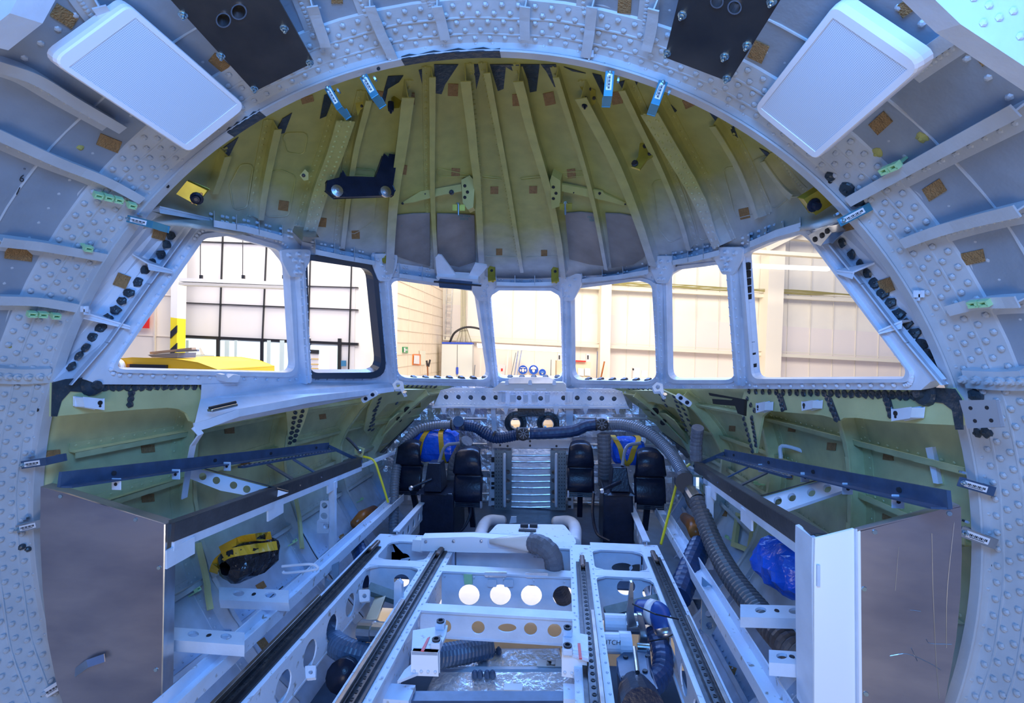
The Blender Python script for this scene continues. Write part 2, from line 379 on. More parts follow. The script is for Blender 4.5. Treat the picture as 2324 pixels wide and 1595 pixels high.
dome_str = [([(500,335),(485,385),(470,425)],0.028,0.045,0,-1),
 ([(618,270),(597,370),(574,490)],0.030,0.05,0,1),
 ([(830,205),(798,340),(769,550)],0.026,0.05,0,1),
 ([(978,150),(977,420),(985,606)],0.026,0.05,0,1),
 ([(1105,140),(1152,400),(1185,606)],0.026,0.05,0,1),
 ([(1268,150),(1345,410),(1383,600)],0.026,0.05,0,1),
 ([(1420,180),(1500,350),(1545,460),(1575,555)],0.028,0.05,0,-1),
 ([(1632,262),(1690,360),(1742,488)],0.028,0.05,0,-1),
 ([(1750,345),(1790,400),(1824,445)],0.024,0.05,0,-1)]
for pxs, cap, ht, rw, sd in dome_str: stringer(pxs, 'dome', cap, ht, rw, True, M_dome, ceil_, 'stringer', side=sd)
dome_frm = [([(770,235),(745,320),(716,400),(680,512)],0.075,0.085,2,1),
 ([(918,180),(903,300),(885,420),(872,600)],0.050,0.085,0,-1),
 ([(1055,143),(1073,300),(1083,430),(1092,612)],0.040,0.080,0,-1),
 ([(1180,143),(1215,280),(1255,430),(1288,612)],0.040,0.080,0,1),
 ([(1330,180),(1395,310),(1445,430),(1505,606)],0.050,0.085,0,1),
 ([(1492,215),(1555,330),(1605,420),(1662,545)],0.075,0.085,2,-1)]
for pxs, cap, ht, rw, sd in dome_frm: stringer(pxs, 'dome', cap, ht, rw, True, M_dome, ceil_, 'roof_frame', side=sd)
# sealant fingers under the ring at the crown
def surfpoly(pxs, surf, off): return [on(x, y, surf, off)[0] for x, y in pxs if on(x, y, surf, off)]
m = MB()
fing = [[(985,145),(1040,145),(1010,190),(1002,212),(988,210)],[(1062,145),(1095,145),(1080,205),(1066,202)],[(1112,145),(1205,145),(1180,150),(1165,160),(1148,150),(1143,200),(1130,205)],
 [(1185,145),(1225,145),(1218,205),(1203,208),(1198,180)],[(1228,145),(1262,145),(1275,200),(1258,195),(1240,160)],[(1280,150),(1330,165),(1300,160)],[(950,158),(975,152),(968,205),(962,228),(958,190)],
 [(1345,165),(1365,170),(1388,235),(1380,238)],[(1425,180),(1448,186),(1436,215),(1420,213),(1405,185)],[(1485,212),(1510,222),(1537,250),(1530,255),(1515,240)],[(640,268),(662,255),(645,300),(622,305)],
 [(1605,245),(1628,258),(1650,300),(1640,295)],[(1650,270),(1665,280),(1682,325),(1670,318)],[(735,215),(760,205),(740,262),(725,268)],[(505,335),(540,310),(515,360),(498,365)],[(880,172),(915,170),(905,185),(880,200),(872,235),(862,235)],[(1725,335),(1745,345),(1760,362),(1745,358)]]
for q in fing:
    pp = surfpoly(q, 'dome', 0.004)
    if len(pp) >= 3: m.prism(pp, V((0, 0, 0.003)))
m.build('sealant', M_seal, ceil_)

m = MB()
for q in ([(520,420),(545,372),(575,372),(560,470),(530,478)], [(600,390),(640,385),(672,398),(655,490),(600,492)], [(640,300),(700,300),(690,350),(650,345)], [(795,380),(850,385),(850,400),(798,396)], [(800,420),(858,420),(850,500),(790,540)],
          [(990,380),(1060,395),(1070,400),(995,400)], [(1090,398),(1145,405),(1150,408),(1095,404)], [(1180,404),(1245,398),(1250,402),(1185,408)], [(1275,390),(1335,388),(1340,396),(1285,402)], [(1480,410),(1520,405),(1565,530),(1520,550),(1495,520)],
          [(1545,400),(1590,395),(1640,520),(1590,550)], [(1640,380),(1690,375),(1735,480),(1670,495)], [(1705,365),(1745,350),(1800,440),(1755,480)], [(1090,580),(1180,583)], [(1195,583),(1275,580)]):
    c = [on(x, y, 'dome', .002) for x, y in (rounded(q, 14, 4) if len(q) > 2 else q)]; c = [a[0] for a in c if a]
    if len(q) > 2 and c: c.append(c[0])
    if len(c) > 1: m.tube(c, .0028, 5)
m.build('sealant_bead', M_dome, ceil_)
# ---------------------------------------------------------------- window band
def S(x, Y, z): return V((x, Y, z))
def fac(sg, k):
    return {1: Plane(S(-1.22*sg,2.69,.33), S(-1.126*sg,2.47,.93), S(-1.305*sg,1.57,.41)),
            2: Plane(S(-1.22*sg,2.69,.33), S(-1.126*sg,2.47,.93), S(-.88*sg,3.06,.92), S(-.95*sg,3.42,.26)),
            3: Plane(S(-.95*sg,3.42,.26), S(-.88*sg,3.06,.92), S(-.316*sg,3.8,.975), S(-.32*sg,4.35,.18)),
            4: Plane(S(-.32,4.35,.18), S(-.316,3.8,.975), S(.316,3.8,.975), S(.32,4.35,.18))}[k]
F1, F2, F3, F4, F5, F6, F7 = fac(1,1), fac(1,2), fac(1,3), fac(1,4), fac(-1,3), fac(-1,2), fac(-1,1)
wins = [(F1, [(222,872),(196,862),(458,506),(560,507),(682,540),(690,600),(697,874)], [(257,838),(464,541),(520,535),(630,566),(657,600),(671,846)], [16,25,40,30,40,22]),
 (F2, [(686,548),(775,568),(878,590),(888,650),(890,874),(690,874)], [(698,590),(846,612),(868,845),(704,846)], [10,30,30,20]),
 (F3, [(866,585),(1000,602),(1098,612),(1106,680),(1124,878),(880,872)], [(885,634),(1083,662),(1113,862),(903,857)], [20,22,20,28]),
 (F4, [(1092,612),(1190,618),(1287,612),(1283,680),(1290,880),(1118,880)], [(1113,672),(1133,659),(1250,660),(1271,672),(1278,860),(1128,858)], [4,4,4,4,20,20]),
 (F5, [(1278,612),(1390,604),(1503,588),(1496,650),(1507,882),(1284,880)], [(1295,665),(1310,655),(1450,637),(1479,645),(1492,866),(1298,862)], [10,15,15,25,28,25]),
 (F6, [(1497,590),(1590,566),(1665,545),(1660,610),(1684,882),(1500,882)], [(1511,628),(1540,612),(1630,601),(1649,618),(1669,862),(1516,862)], [10,20,15,20,22,22]),
 (F7, [(1658,560),(1752,518),(1826,506),(2112,866),(2090,885),(1680,882)], [(1684,578),(1745,551),(1818,531),(1838,548),(2056,840),(2050,860),(1706,860)], [12,20,12,12,20,12,20])]
WIN = []
for i, (F, outer, inner, rad) in enumerate(wins):
    hole = rounded(inner, rad); m = MB()
    th = -F.n*0.045
    m.prism([F.at(*p) for p in outer], th, [[F.at(*p) for p in hole]])
    # raised lip round the opening
    c = V((sum(p[0] for p in hole)/len(hole), sum(p[1] for p in hole)/len(hole)))
    wd = 9 if i in (1, 2, 3, 4, 5) else 12
    big = [tuple(V(p) + (V(p)-c).normalized()*wd) for p in hole]
    m.prism([F.at(*p, 0.014) for p in big], -F.n*0.014, [[F.at(*p, 0.014) for p in hole]])
    # fasteners along the rim
    bg = [V(p) + (V(p)-c).normalized()*(wd+8) for p in rounded(inner, rad, 3)]; L = 0
    for a, b in zip(bg, bg[1:] + bg[:1]):
        l = (b-a).length; k = 0.0
        while k < l:
            q = a.lerp(b, k/l) if l else a
            if q.y < 600 or q.y > 600: m.rivet(F.at(q.x, q.y, 0.002), F.n, 0.0075 if i in (0, 6) else 0.006, 0.009)
            k += 26 if i in (0, 6) else 20
    o = struct(m.build('window_%d' % (i+1), M_white)); WIN.append(o)
for i, F, x0, x1, y0, y1 in ((2, F3, 935, 1105, 857, 858), (3, F4, 1150, 1262, 857, 857), (4, F5, 1325, 1468, 861, 863)):
    k = 0
    while x0 + k < x1:
        y = y0 + (y1-y0)*k/(x1-x0); MB().prism([F.at(*p, .0) for p in ((x0+k,y+2),(x0+k+3,y-2),(x0+k+11,y-2),(x0+k+14,y+2))], -F.n*.03).build('rim_clip', M_ink, WIN[i]); k += 27
for x0, y0, x1, y1 in ((1687,596,1690,700),(1690,700,1703,846)):
    m = MB(); [m.prism([F7.at(*p, .0) for p in ((x0+(x1-x0)*f-4,y0+(y1-y0)*f),(x0+(x1-x0)*f+3,y0+(y1-y0)*f+3),(x0+(x1-x0)*f+3,y0+(y1-y0)*f+17),(x0+(x1-x0)*f-4,y0+(y1-y0)*f+20))], -F7.n*.03) for f in (0,.17,.34,.51,.68,.85)]; m.build('black_sealant', M_blkmat, WIN[6])
t = thing('hinge_block', 'scratched steel hinge block at the top of the right window strip', 'hinge', tuple(F7.at(1866,530)))
MB().prism([F7.at(*p, .05) for p in ((1836,535),(1876,514),(1890,528),(1862,556),(1846,550))], -F7.n*.04).build('block', M_steel, t, bevel=.003)
for x, y in ((1850,543),(1866,534),(1878,524)): MB().lathe(F7.at(x, y, .05), F7.n, [(.010,0),(.009,.004),(.004,.005)], 10).build('bolt', M_ink, t)
# rubber seal round the opening window
m = MB(); h2 = rounded([(698,590),(846,612),(868,845),(704,846)], [10,30,30,20]); c = V((780, 720))
big = [tuple(V(p) + (V(p)-c).normalized()*(15 if p[0] > 780 or p[1] > 800 or p[1] < 620 else 6)) for p in h2]
m.prism([F2.at(*p, 0.030) for p in big], -F2.n*0.07, [[F2.at(*p, 0.030) for p in h2]])
m.build('rubber_seal', M_seat, WIN[1], bevel=0.004)
# posts between the windows
def post(name, pxs, F, w, h, parent, dark=False):
    m = MB(); pts = [F.at(x, y, 0.02) for x, y in pxs]
    for a, b in zip(pts, pts[1:]):
        m.beam(a, b, w, h, up=F.n); m.beam(a + F.n*h*0.5, b + F.n*h*0.5, w*0.25, h*0.4, up=F.n)
    L = (pts[-1]-pts[0]); n = int(L.length/0.045); sd = L.normalized().cross(F.n)
    for k in range(1, n):
        for s_ in (-1, 1): m.rivet(pts[0] + L*(k/n) + sd*s_*w*0.36 + F.n*(h*0.5), F.n, 0.006, 0.008)
    return m.build(name, M_white, parent)
post('window_post', [(676,592),(693,866)], F1, 0.050, 0.05, WIN[0])
post('window_post', [(872,610),(893,866)], F2, 0.055, 0.05, WIN[2])
post('window_post', [(1098,650),(1122,872)], F3, 0.058, 0.06, WIN[3])
post('window_post', [(1284,650),(1287,872)], F5, 0.058, 0.06, WIN[3])
post('window_post', [(1496,640),(1503,870)], F5, 0.055, 0.05, WIN[4])
post('window_post', [(1665,590),(1684,870)], F6, 0.055, 0.05, WIN[5])
# gusset plates where posts meet the header
for px, F, par, r in ((672, F1, 0, 34), (873, F3, 2, 30), (1097, F3, 3, 34), (1287, F5, 3, 34), (1503, F5, 4, 30), (1652, F6, 6, 34)):
    py = {672:590, 873:600, 1097:645, 1287:645, 1503:605, 1652:585}[px]; m = MB()
    q = rounded([(px-r, py-24), (px+r, py-24), (px+r*0.9, py+4), (px+13, py+38), (px-13, py+38), (px-r*0.9, py+4)], 8, 3)
    m.prism([F.at(x, y, 0.055) for x, y in q], -F.n*0.012)
    for dx, dy in ((-r*.6, -12), (r*.6, -12), (-8, 0), (8, 2), (0, 14), (-5, 27), (5, 27), (0, -14)): m.lathe(F.at(px+dx, py+dy, 0.05), F.n, [(0.011, 0), (0.011, 0.010), (0.006, 0.012), (0.006, 0.024), (0.002, 0.026)], 8)
    m.build('gusset_plate', M_white, WIN[par])
# boxed header channel behind each window top (pockets with ribs and bolts)
def header(pxs, Ft, parent, ribs):
    m = MB(); lo = [Ft.at(x, y, 0.10) for x, y in pxs]; hi = [Ft.at(x, y-34, 0.0) for x, y in pxs]; fl = [Ft.at(x, y-4, 0.0) for x, y in pxs]
    for i in range(len(pxs)-1):
        m.prism([lo[i], lo[i+1], fl[i+1], fl[i]], V((0, 0, -0.005)))
        m.prism([lo[i], lo[i+1], lo[i+1] + V((0, 0, 0.022)), lo[i] + V((0, 0, 0.022))], V((0, 0.006, 0)))
    for u in ribs:
        k = u*(len(pxs)-1); i = min(int(k), len(pxs)-2); f = k-i; a, b, c_ = lo[i].lerp(lo[i+1], f), fl[i].lerp(fl[i+1], f), hi[i].lerp(hi[i+1], f)
        m.prism([a, a + V((0,0,0.022)), c_, b], (lo[i+1]-lo[i]).normalized()*0.005)
        for s_ in (-0.03, 0.03, 0.055):
            for w_ in (0.3, 0.7): m.rivet(b.lerp(c_, w_) + (lo[i+1]-lo[i]).normalized()*s_ + Ft.n*0.012, Ft.n, 0.007, 0.012)
    m.build('header_channel', M_white, parent)
header([(905,628),(990,640),(1070,648)], F3, WIN[2], (0, .3, .6, 1))
header([(1125,646),(1190,648),(1262,646)], F4, WIN[3], (0, .33, .66, 1))
header([(1320,640),(1400,632),(1470,620)], F5, WIN[4], (0, .3, .6, 1))
header([(715,575),(780,588),(850,600)], F2, WIN[1], (0, .33, .66, 1))
header([(1525,600),(1580,590),(1630,578)], F6, WIN[5], (0, .33, .66, 1))
header([(485,512),(560,525),(640,545)], F1, WIN[0], (0, .33, .66, 1))
header([(1700,560),(1760,535),(1815,520)], F7, WIN[6], (0, .33, .66, 1))

# ---------------------------------------------------------------- strips of skin between ring and side windows, with ribs and sealed fasteners
for sg, F, pxd, ribs, blobs, nm in (
  (1, F1, [(150,872),(235,775),(330,642),(432,502)], [((205,705),(290,735)),((300,575),(385,608)),((340,475),(470,490))],
   [(388,534),(378,555),(365,577),(345,597),(328,612),(312,640),(293,664),(276,683),(262,703),(243,722),(229,744),(211,766),(196,788),(180,808),(163,832)], 'wall_left_forward'),
  (-1, F7, [(2150,872),(2068,775),(1965,642),(1850,502)], [((1985,595),(1905,608)),((2070,725),(2000,745)),((1900,505),(1850,520))],
   [(1895,533),(1912,551),(1933,577),(1953,600),(1968,620),(1985,642),(2004,665),(2021,687),(2039,712),(2056,735),(2074,757),(2092,780),(2108,802),(2120,826),(2132,850)], 'wall_right_forward')):
    a = [F.at(x, y, -0.05) for x, y in pxd]; m = MB(); rows = []
    for i, p in enumerate(a):
        q = P(pxd[i][0] - sg*95, pxd[i][1] - 25, 1.56); rows.append([q.lerp(p, k/4) + V((-sg*0.012*math.sin(k*0.785), 0, 0)) for k in range(5)])
    m.grid(rows); BV['strip%d' % sg] = m.bvh(); o = struct(m.build(nm, M_white, smooth=False, solid=0.0))
    m = MB()
    # slanting flange along the window edge
    for i in range(3):
        x0, y0 = pxd[i]; x1, y1 = pxd[i+1]; m.prism([F.at(x0, y0, -0.05), F.at(x1, y1, -0.05), F.at(x1 + sg*8, y1+4, 0.012), F.at(x0 + sg*10, y0+2, 0.012)], V((sg*0.006, 0, 0)))
    m.build('flange', M_white, o)
    for (x0, y0), (x1, y1) in ribs:
        a0, b0 = on(x0, y0, 'strip%d' % sg), on(x1, y1, 'strip%d' % sg)
        p0 = a0[0] if a0 else P(x0, y0, 1.58); p1 = b0[0] if b0 else F.at(x1, y1, -0.05); nrm = (a0 or b0 or (0, V((sg, -0.5, 0))))[1]
        m = MB(); m.prism([p0, p1, F.at(x1 + sg*6, y1+4, 0.03), p0 + nrm*0.07], V((0, 0, -0.006))); m.prism([p0 + nrm*0.064, F.at(x1 + sg*6, y1+4, 0.024), F.at(x1 + sg*6, y1+10, 0.03), p0 + nrm*0.07 - V((0,0,0.02))], V((0, 0, -0.005))); m.build('rib', M_white, o)
    m = MB()
    for i, (x, y) in enumerate(blobs):
        h = on(x, y, 'strip%d' % sg)
        if h: m.blob(h[0], h[1], 0.018, 0.005, seed=i)
    m.build('sealed_fastener', M_seal, o)

# ---------------------------------------------------------------- lower side walls
ZL = [0.36, 0.22, 0.10, -0.05, -0.20, -0.40, -0.60, -0.80, -1.00, -1.20]
T = {1.56: [1.50,1.52,1.53,1.53,1.53,1.49,1.42,1.30,1.14,0.92], 2.0: [1.43,1.46,1.49,1.50,1.50,1.47,1.40,1.28,1.12,0.92], 2.35: [1.36,1.41,1.46,1.48,1.49,1.46,1.39,1.27,1.11,0.92],
     2.7: [1.28,1.36,1.44,1.47,1.48,1.45,1.38,1.26,1.10,0.92], 3.05: [1.14,1.26,1.36,1.43,1.46,1.44,1.38,1.26,1.10,0.92], 3.4: [1.02,1.14,1.26,1.37,1.44,1.43,1.38,1.26,1.10,0.92],
     3.8: [0.80,0.95,1.10,1.26,1.38,1.42,1.38,1.27,1.12,0.95], 4.1: [0.62,0.78,0.95,1.12,1.27,1.40,1.38,1.28,1.15,0.98], 4.42: [0.46,0.60,0.76,0.95,1.13,1.36,1.40,1.30,1.18,1.0]}
def wallx(Y, z):
    ys = sorted(T); Y = max(ys[0], min(ys[-1], Y))
    for a, b in zip(ys, ys[1:]):
        if a <= Y <= b: break
    f = (Y-a)/(b-a)
    for k in range(len(ZL)-1):
        if z >= ZL[k+1] or k == len(ZL)-2: break
    g = (ZL[k]-z)/(ZL[k]-ZL[k+1]); g = max(0, min(1, g))
    return (T[a][k]*(1-g)+T[a][k+1]*g)*(1-f) + (T[b][k]*(1-g)+T[b][k+1]*g)*f
for sg, nm in ((-1, 'wall_left'), (1, 'wall_right')):
    rows = []
    for i in range(42):
        Y = 1.505 + (4.42-1.505)*i/41; zt = 0.36 - max(0, Y-1.6)*0.066; rows.append([V((sg*wallx(Y, zt - (zt+1.2)*k/39), Y, zt - (zt+1.2)*k/39)) for k in range(40)])
    m = MB().grid(rows); BV[nm] = m.bvh(); o = struct(m.build(nm, M_side, smooth=True)); md = o.modifiers.new('thickness', 'SOLIDIFY'); md.thickness = 0.012; md.offset = 1 if sg > 0 else -1
    def wp(Y, z, off=0.0):
        p = V((sg*wallx(Y, z), Y, z)); dz = 0.02; dY = 0.02
        a = V((sg*wallx(Y, z-dz), Y, z-dz)) - V((sg*wallx(Y, z+dz), Y, z+dz)); b = V((sg*wallx(Y+dY, z), Y+dY, z)) - V((sg*wallx(Y-dY, z), Y-dY, z))
        n = a.cross(b).normalized(); n = n if n.x*sg < 0 else -n; return p + n*off, n
    for z in (0.12, -0.10, -0.34, -0.58, -0.82, -1.04):      # stringers along the wall
        pts = [wp(1.6 + 2.75*k/30, z) for k in range(31)]; path = [p[0] for p in pts]; ns = [p[1] for p in pts]; m = MB()
        m.sweep(path, [(-.002, 0), (.002, 0), (.002, .035), (-.002, .035)], ns); m.sweep(path, [(-.002, .031), (.022, .031), (.022, .035), (-.002, .035)], ns); m.sweep(path, [(-.03, 0), (0, 0), (0, .004), (-.03, .004)], ns)
        for k in range(60):
            p, n = wp(1.62 + k*0.045, z + 0.017, 0.004); m.rivet(p, n, 0.006)
        m.build('stringer', M_side, o)
    for Y in (2.08, 2.78, 3.45, 4.05):                         # frames
        zt = 0.33 - (Y-1.6)*0.07; pts = [wp(Y, zt - (zt+1.16)*k/26) for k in range(27)]; path = [p[0] for p in pts]; ns = [p[1] for p in pts]; m = MB()
        m.sweep(path, [(-.003, 0), (.003, 0), (.003, .075), (-.003, .075)], ns); m.sweep(path, [(-.022, .07), (.003, .07), (.003, .075), (-.022, .075)], ns); m.sweep(path, [(-.05, 0), (.05, 0), (.05, .004), (-.05, .004)], ns)
        for k in range(34):
            for dY in (-.035, .035):
                p, n = wp(Y+dY, zt - 0.03 - k*0.040, 0.004); m.rivet(p, n, 0.006)
        m.build('wall_frame', M_side, o)

# ---------------------------------------------------------------- near shell: stringers, patches, fittings
near_str = [([(-40,275),(110,345),(230,395),(352,462)],1), ([(-30,118),(60,150),(150,205),(260,270)],1), ([(-20,530),(90,545),(232,572)],1), ([(-20,668),(70,672),(165,688)],1),
 ([(205,-20),(240,30),(290,90)],1), ([(700,-20),(722,40),(735,80)],1), ([(838,-15),(862,50),(893,112)],1), ([(992,-15),(1003,25),(1012,65)],1), ([(1198,-15),(1197,25),(1198,65)],1), ([(1352,-15),(1345,50),(1336,105)],1), ([(1498,-15),(1490,40),(1478,90)],1),
 ([(2350,215),(2150,325),(1945,440)],-1), ([(2350,450),(2240,478),(2150,505),(2070,535)],-1), ([(2200,40),(2110,105),(2050,150)],-1), ([(2350,665),(2250,672),(2175,690)],-1)]
for pxs, sd in near_str: stringer(pxs, 'near', 0.030, 0.045, 0, True, M_ringp, near, 'stringer', foot=0.05, side=sd, n=6)
# thick hat-section longerons that end on the ring, one each side, with a row of bolts
for pxs in ([(-20,845),(40,848),(105,846)], [(2345,855),(2280,856),(2205,852)]):
    path, ns = surfpath(pxs, 'near', 5)
    if len(path) > 2:
        m = MB(); m.sweep(path, [(-.030, 0), (.030, 0), (.026, .03), (-.026, .03)], ns)
        for k in range(0, len(path), 2): m.lathe(path[k] + ns[k]*.03, ns[k], [(.012, 0), (.011, .006), (.006, .007), (.005, .016)], 8)
        m.build('longeron', M_ringp, near)
# corner boxes of white structure at the top corners of the view
m = MB(); q = [(-60,-60),(60,-40),(22,30),(-60,95)]; m.prism([P(x, y, .84) for x, y in q], V((0, .06, .02))); m.build('corner_beam', M_white, near)
m = MB(); q = [(2060,-60),(2400,-60),(2400,200),(2324,150),(2180,55)]; m.prism([P(x, y, .80) for x, y in q], V((.0, .05, .02)))
for x, y in ((2245,12),(2268,40),(2300,25),(2210,-5),(2232,52),(2316,82)): m.rivet(P(x, y, .799), (0,-1,0), .006)
m.build('corner_beam', M_white, near)

def patch(px, py, w, h, ang, surf, label, group, fn=None, mt=None, name='velcro_patch', cat='patch'):
    a = ang*D2; pts = []; n0 = None
    for i, j in ((-1,-1),(1,-1),(1,1),(-1,1)):
        x = px + (i*w*math.cos(a) - j*h*math.sin(a))/2; y = py + (i*w*math.sin(a) + j*h*math.cos(a))/2
        if fn: p, n = fn(x, y); pts.append(p + n*0.0035)
        else:
            hh = on(x, y, surf, 0.0035)
            if not hh: return None
            pts.append(hh[0]); n = hh[1]
        n0 = n0 or n
    m = MB().prism(pts, -n0*0.003)
    return tag(m.build(name, mt or M_velcro), label, cat, group)
LN = {'near': 'cabin shell', 'dome': 'cockpit roof skin', 'wall_left': 'left side wall', 'wall_right': 'right side wall', 'strip1': 'left window strip', 'strip-1': 'right window strip'}
pt = [('near',145,35,58,32,32,'beside the upper left corner'),('near',497,142,44,24,40,'beside the left dark plate'),('near',247,324,52,27,22,'below left speaker'),('near',42,573,62,32,7,'at the left edge, lower grey panel'),
 ('near',1418,10,30,36,4,'at the top edge, right of centre'),('near',1722,116,36,42,25,'between right dark plate and right speaker'),('near',2065,10,56,30,-35,'above right speaker near top corner'),('near',2240,119,48,38,-38,'in the upper right corner'),
 ('near',2000,278,46,32,-42,'below right speaker'),('near',2122,430,46,32,-32,'right of the green clips'),('near',2210,583,50,28,-12,'in the right bay at window height'),('near',765,0,26,12,0,'at the top edge, left of centre'),
 ('strip1',362,527,30,32,16,'highest on the strip'),('strip1',277,637,30,30,20,'between the ribs'),('strip-1',2012,648,32,32,-20,'between the ribs'),('strip-1',1928,512,26,20,-15,'highest on the strip'),
 ('dome',862,220,28,28,12,'under the ring beside the blue clamp'),('dome',930,223,22,26,0,'right of the bent roof bracket'),('dome',1028,203,23,27,2,'highest left of centre'),('dome',1174,226,22,26,-2,'highest near the centre'),
 ('dome',1247,223,24,28,-12,'highest right of centre'),('dome',1400,221,24,28,-10,'under the right blue clamp'),('dome',1565,232,26,20,-22,'far right under the ring'),('dome',913,384,20,21,8,'left of the long left stringer'),
 ('dome',1034,391,19,19,4,'above the left angled arm'),('dome',1122,431,18,16,0,'left of the centre stringer, middle row'),('dome',1210,430,18,16,0,'right of the centre stringer, middle row'),('dome',1297,393,19,20,-6,'above the right angled arm'),
 ('dome',643,466,22,22,8,'above the left side window'),('dome',731,504,18,20,5,'above the opening window'),('dome',807,532,18,18,-2,'above the opening window, lower one'),('dome',1690,484,22,24,-12,'above the right side window'),
 ('dome',1607,488,16,20,-6,'beside the right riveted frame'),('dome',1133,571,14,14,0,'lowest left of the centre stringer'),('dome',1235,574,14,14,0,'lowest right of the centre stringer'),('dome',697,225,28,14,-15,'far left under the ring'),('dome',728,418,12,16,10,'behind the black arm'),
 ('wall_left',520,976,22,15,-3,'below the white shelf'),('wall_left',335,1018,30,17,-5,'in the first bay, upper'),('wall_left',118,1032,36,22,-5,'beside the ring'),('wall_left',335,1130,28,18,-5,'above the left console rail'),('wall_left',556,1052,20,12,-4,'below the dark outer rail'),
 ('wall_left',732,945,15,11,-8,'beside the sealed gusset'),('wall_left',448,1308,18,20,-10,'below the black bag'),('wall_left',592,1330,20,16,-30,'low, behind the white tie beam'),('wall_left',490,1415,24,18,-30,'low, between the tie beams'),('wall_left',595,1462,24,22,-35,'lowest in the bay'),('wall_left',776,1220,13,14,-30,'beside the upright'),
 ('wall_right',1662,972,14,12,4,'beside the ribbed duct'),('wall_right',1798,973,16,13,8,'in the white oversprayed bay'),('wall_right',1888,1013,20,17,6,'beside the white rod'),('wall_right',2018,1033,24,22,6,'in the bay next to the ring'),('wall_right',1793,1080,15,15,6,'behind the dark outer rail'),
 ('wall_right',1645,1165,11,13,10,'left of the blue bag, upper'),('wall_right',1808,1188,14,16,10,'below the perforated bracket'),('wall_right',2015,1172,22,13,4,'above the right panel'),('wall_right',1660,1525,18,24,20,'low, by the floor beam')]
for surf, x, y, w, h, a, wh in pt: patch(x, y, w, h, a, surf, 'brown velcro patch on the %s, %s' % (LN[surf], wh), 'brown velcro patches on the ' + LN[surf])

# flaked paint showing green primer and sealed joints on the near shell
m = MB()
for i, (x, y, r) in enumerate(((222,455,.022),(200,516,.012),(158,578,.016),(182,335,.010),(928,62,.014),(1302,67,.006),(1990,348,.018),(2092,312,.017),(1952,368,.012),(2205,1160,.008),(20,785,.022),(45,782,.016),(150,590,.012))):
    h = on(x, y, 'near', .0)
    if h: m.blob(h[0] - h[1]*.006 + h[1]*(.008 if 0 else .0), h[1], r, .0075, seed=i+50)
m.build('bare_primer', M_green, near)
m = MB()
for i, (x, y, q) in enumerate(((1890,394,.014),(1872,414,.010),(1928,424,.022),(1951,449,.022),(2189,893,.019),(2222,893,.019),(2200,979,.015),(2224,979,.015),(2247,979,.015),(772,166,.018),(745,178,.014),(790,158,.012),(45,1240,.010),(60,1245,.010))):
    h = on(x, y, 'near', .001)
    if h: m.blob(h[0] + h[1]*.012, h[1], q, .006, seed=i+80)
m.build('sealed_fastener', M_seal, near)

# ---------------------------------------------------------------- speakers
def quadbox(name, label, cat, pxY, depth, rad, mt, group):
    c4 = [P(*q) for q in pxY]; pl = Plane(*c4); return c4, pl
def speaker(pxY, label):
    c4 = [P(*q) for q in pxY]; pl = Plane(*c4); n = pl.n; c = sum(c4, V((0,0,0)))/4
    ex = ((c4[1]-c4[0]) + (c4[2]-c4[3])).normalized(); ey = n.cross(ex).normalized()
    loc = [((p-c).dot(ex), (p-c).dot(ey)) for p in c4]
    def to(u, v, h=0.0): return c + ex*u + ey*v + n*h
    t = thing('wall_speaker', label, 'speaker', tuple(c - n*0.05), 'white wall speakers on the cabin shell')
    m = MB(); prof = [(1.0, -.032), (1.0, -.012), (.985, -.003), (.965, 0.0)]
    o0 = rounded(loc, .026, 5); K = len(o0); vs = []
    for s_, h in prof: vs += [to(u*s_ if s_ == 1 else u*s_, v*s_, h) for u, v in o0]
    inn = [(u*.86, v*.84) for u, v in loc]; fs = []
    for i in range(len(prof)-1):
        for k in range(K): a, b = i*K+k, i*K+(k+1) % K; fs.append((a, b, b+K, a+K))
    fs.append(tuple(reversed(range(K)))); m.add(vs, fs)
    top = [to(u*.965, v*.965, 0) for u, v in o0]; m.prism(top, -n*.004, [[to(*q) for q in inn]])
    m.build('speaker_housing', M_spk, t)
    g = MB(); g.prism([to(*q, -.002) for q in inn], -n*.002)
    go = g.build('speaker_grille', M_grillp, t); uv = go.data.uv_layers.new(name='grille_uv')
    for lp in go.data.loops: d = go.data.vertices[lp.vertex_index].co - c; uv.data[lp.index].uv = (d.dot(ex), d.dot(ey))
    return t
# perforated grille: a dense dot pattern in the metal
M_grillp = bpy.data.materials.new('perforated_grille'); M_grillp.use_nodes = True
_nt = M_grillp.node_tree; _b = _nt.nodes['Principled BSDF']; _tc = _nt.nodes.new('ShaderNodeTexCoord'); _v = _nt.nodes.new('ShaderNodeTexVoronoi'); _v.voronoi_dimensions = '2D'; _v.inputs['Scale'].default_value = 250; _v.inputs['Randomness'].default_value = 0.0
_r = _nt.nodes.new('ShaderNodeValToRGB'); _r.color_ramp.elements[0].position = 0.25; _r.color_ramp.elements[0].color = (.42,.48,.58,1); _r.color_ramp.elements[1].position = 0.38; _r.color_ramp.elements[1].color = (.74,.77,.84,1)
_nt.links.new(_tc.outputs['UV'], _v.inputs['Vector']); _nt.links.new(_v.outputs['Distance'], _r.inputs[0]); _nt.links.new(_r.outputs[0], _b.inputs['Base Color']); _b.inputs['Roughness'].default_value = .45
speaker([(290,5,1.04),(112,140,.97),(430,348,1.36),(565,245,1.44)], 'white slab speaker at upper left of the ring, perforated grille')
speaker([(1895,5,1.04),(1705,250,1.44),(1850,365,1.36),(2100,150,.97)], 'white slab speaker at upper right of the ring, perforated grille')

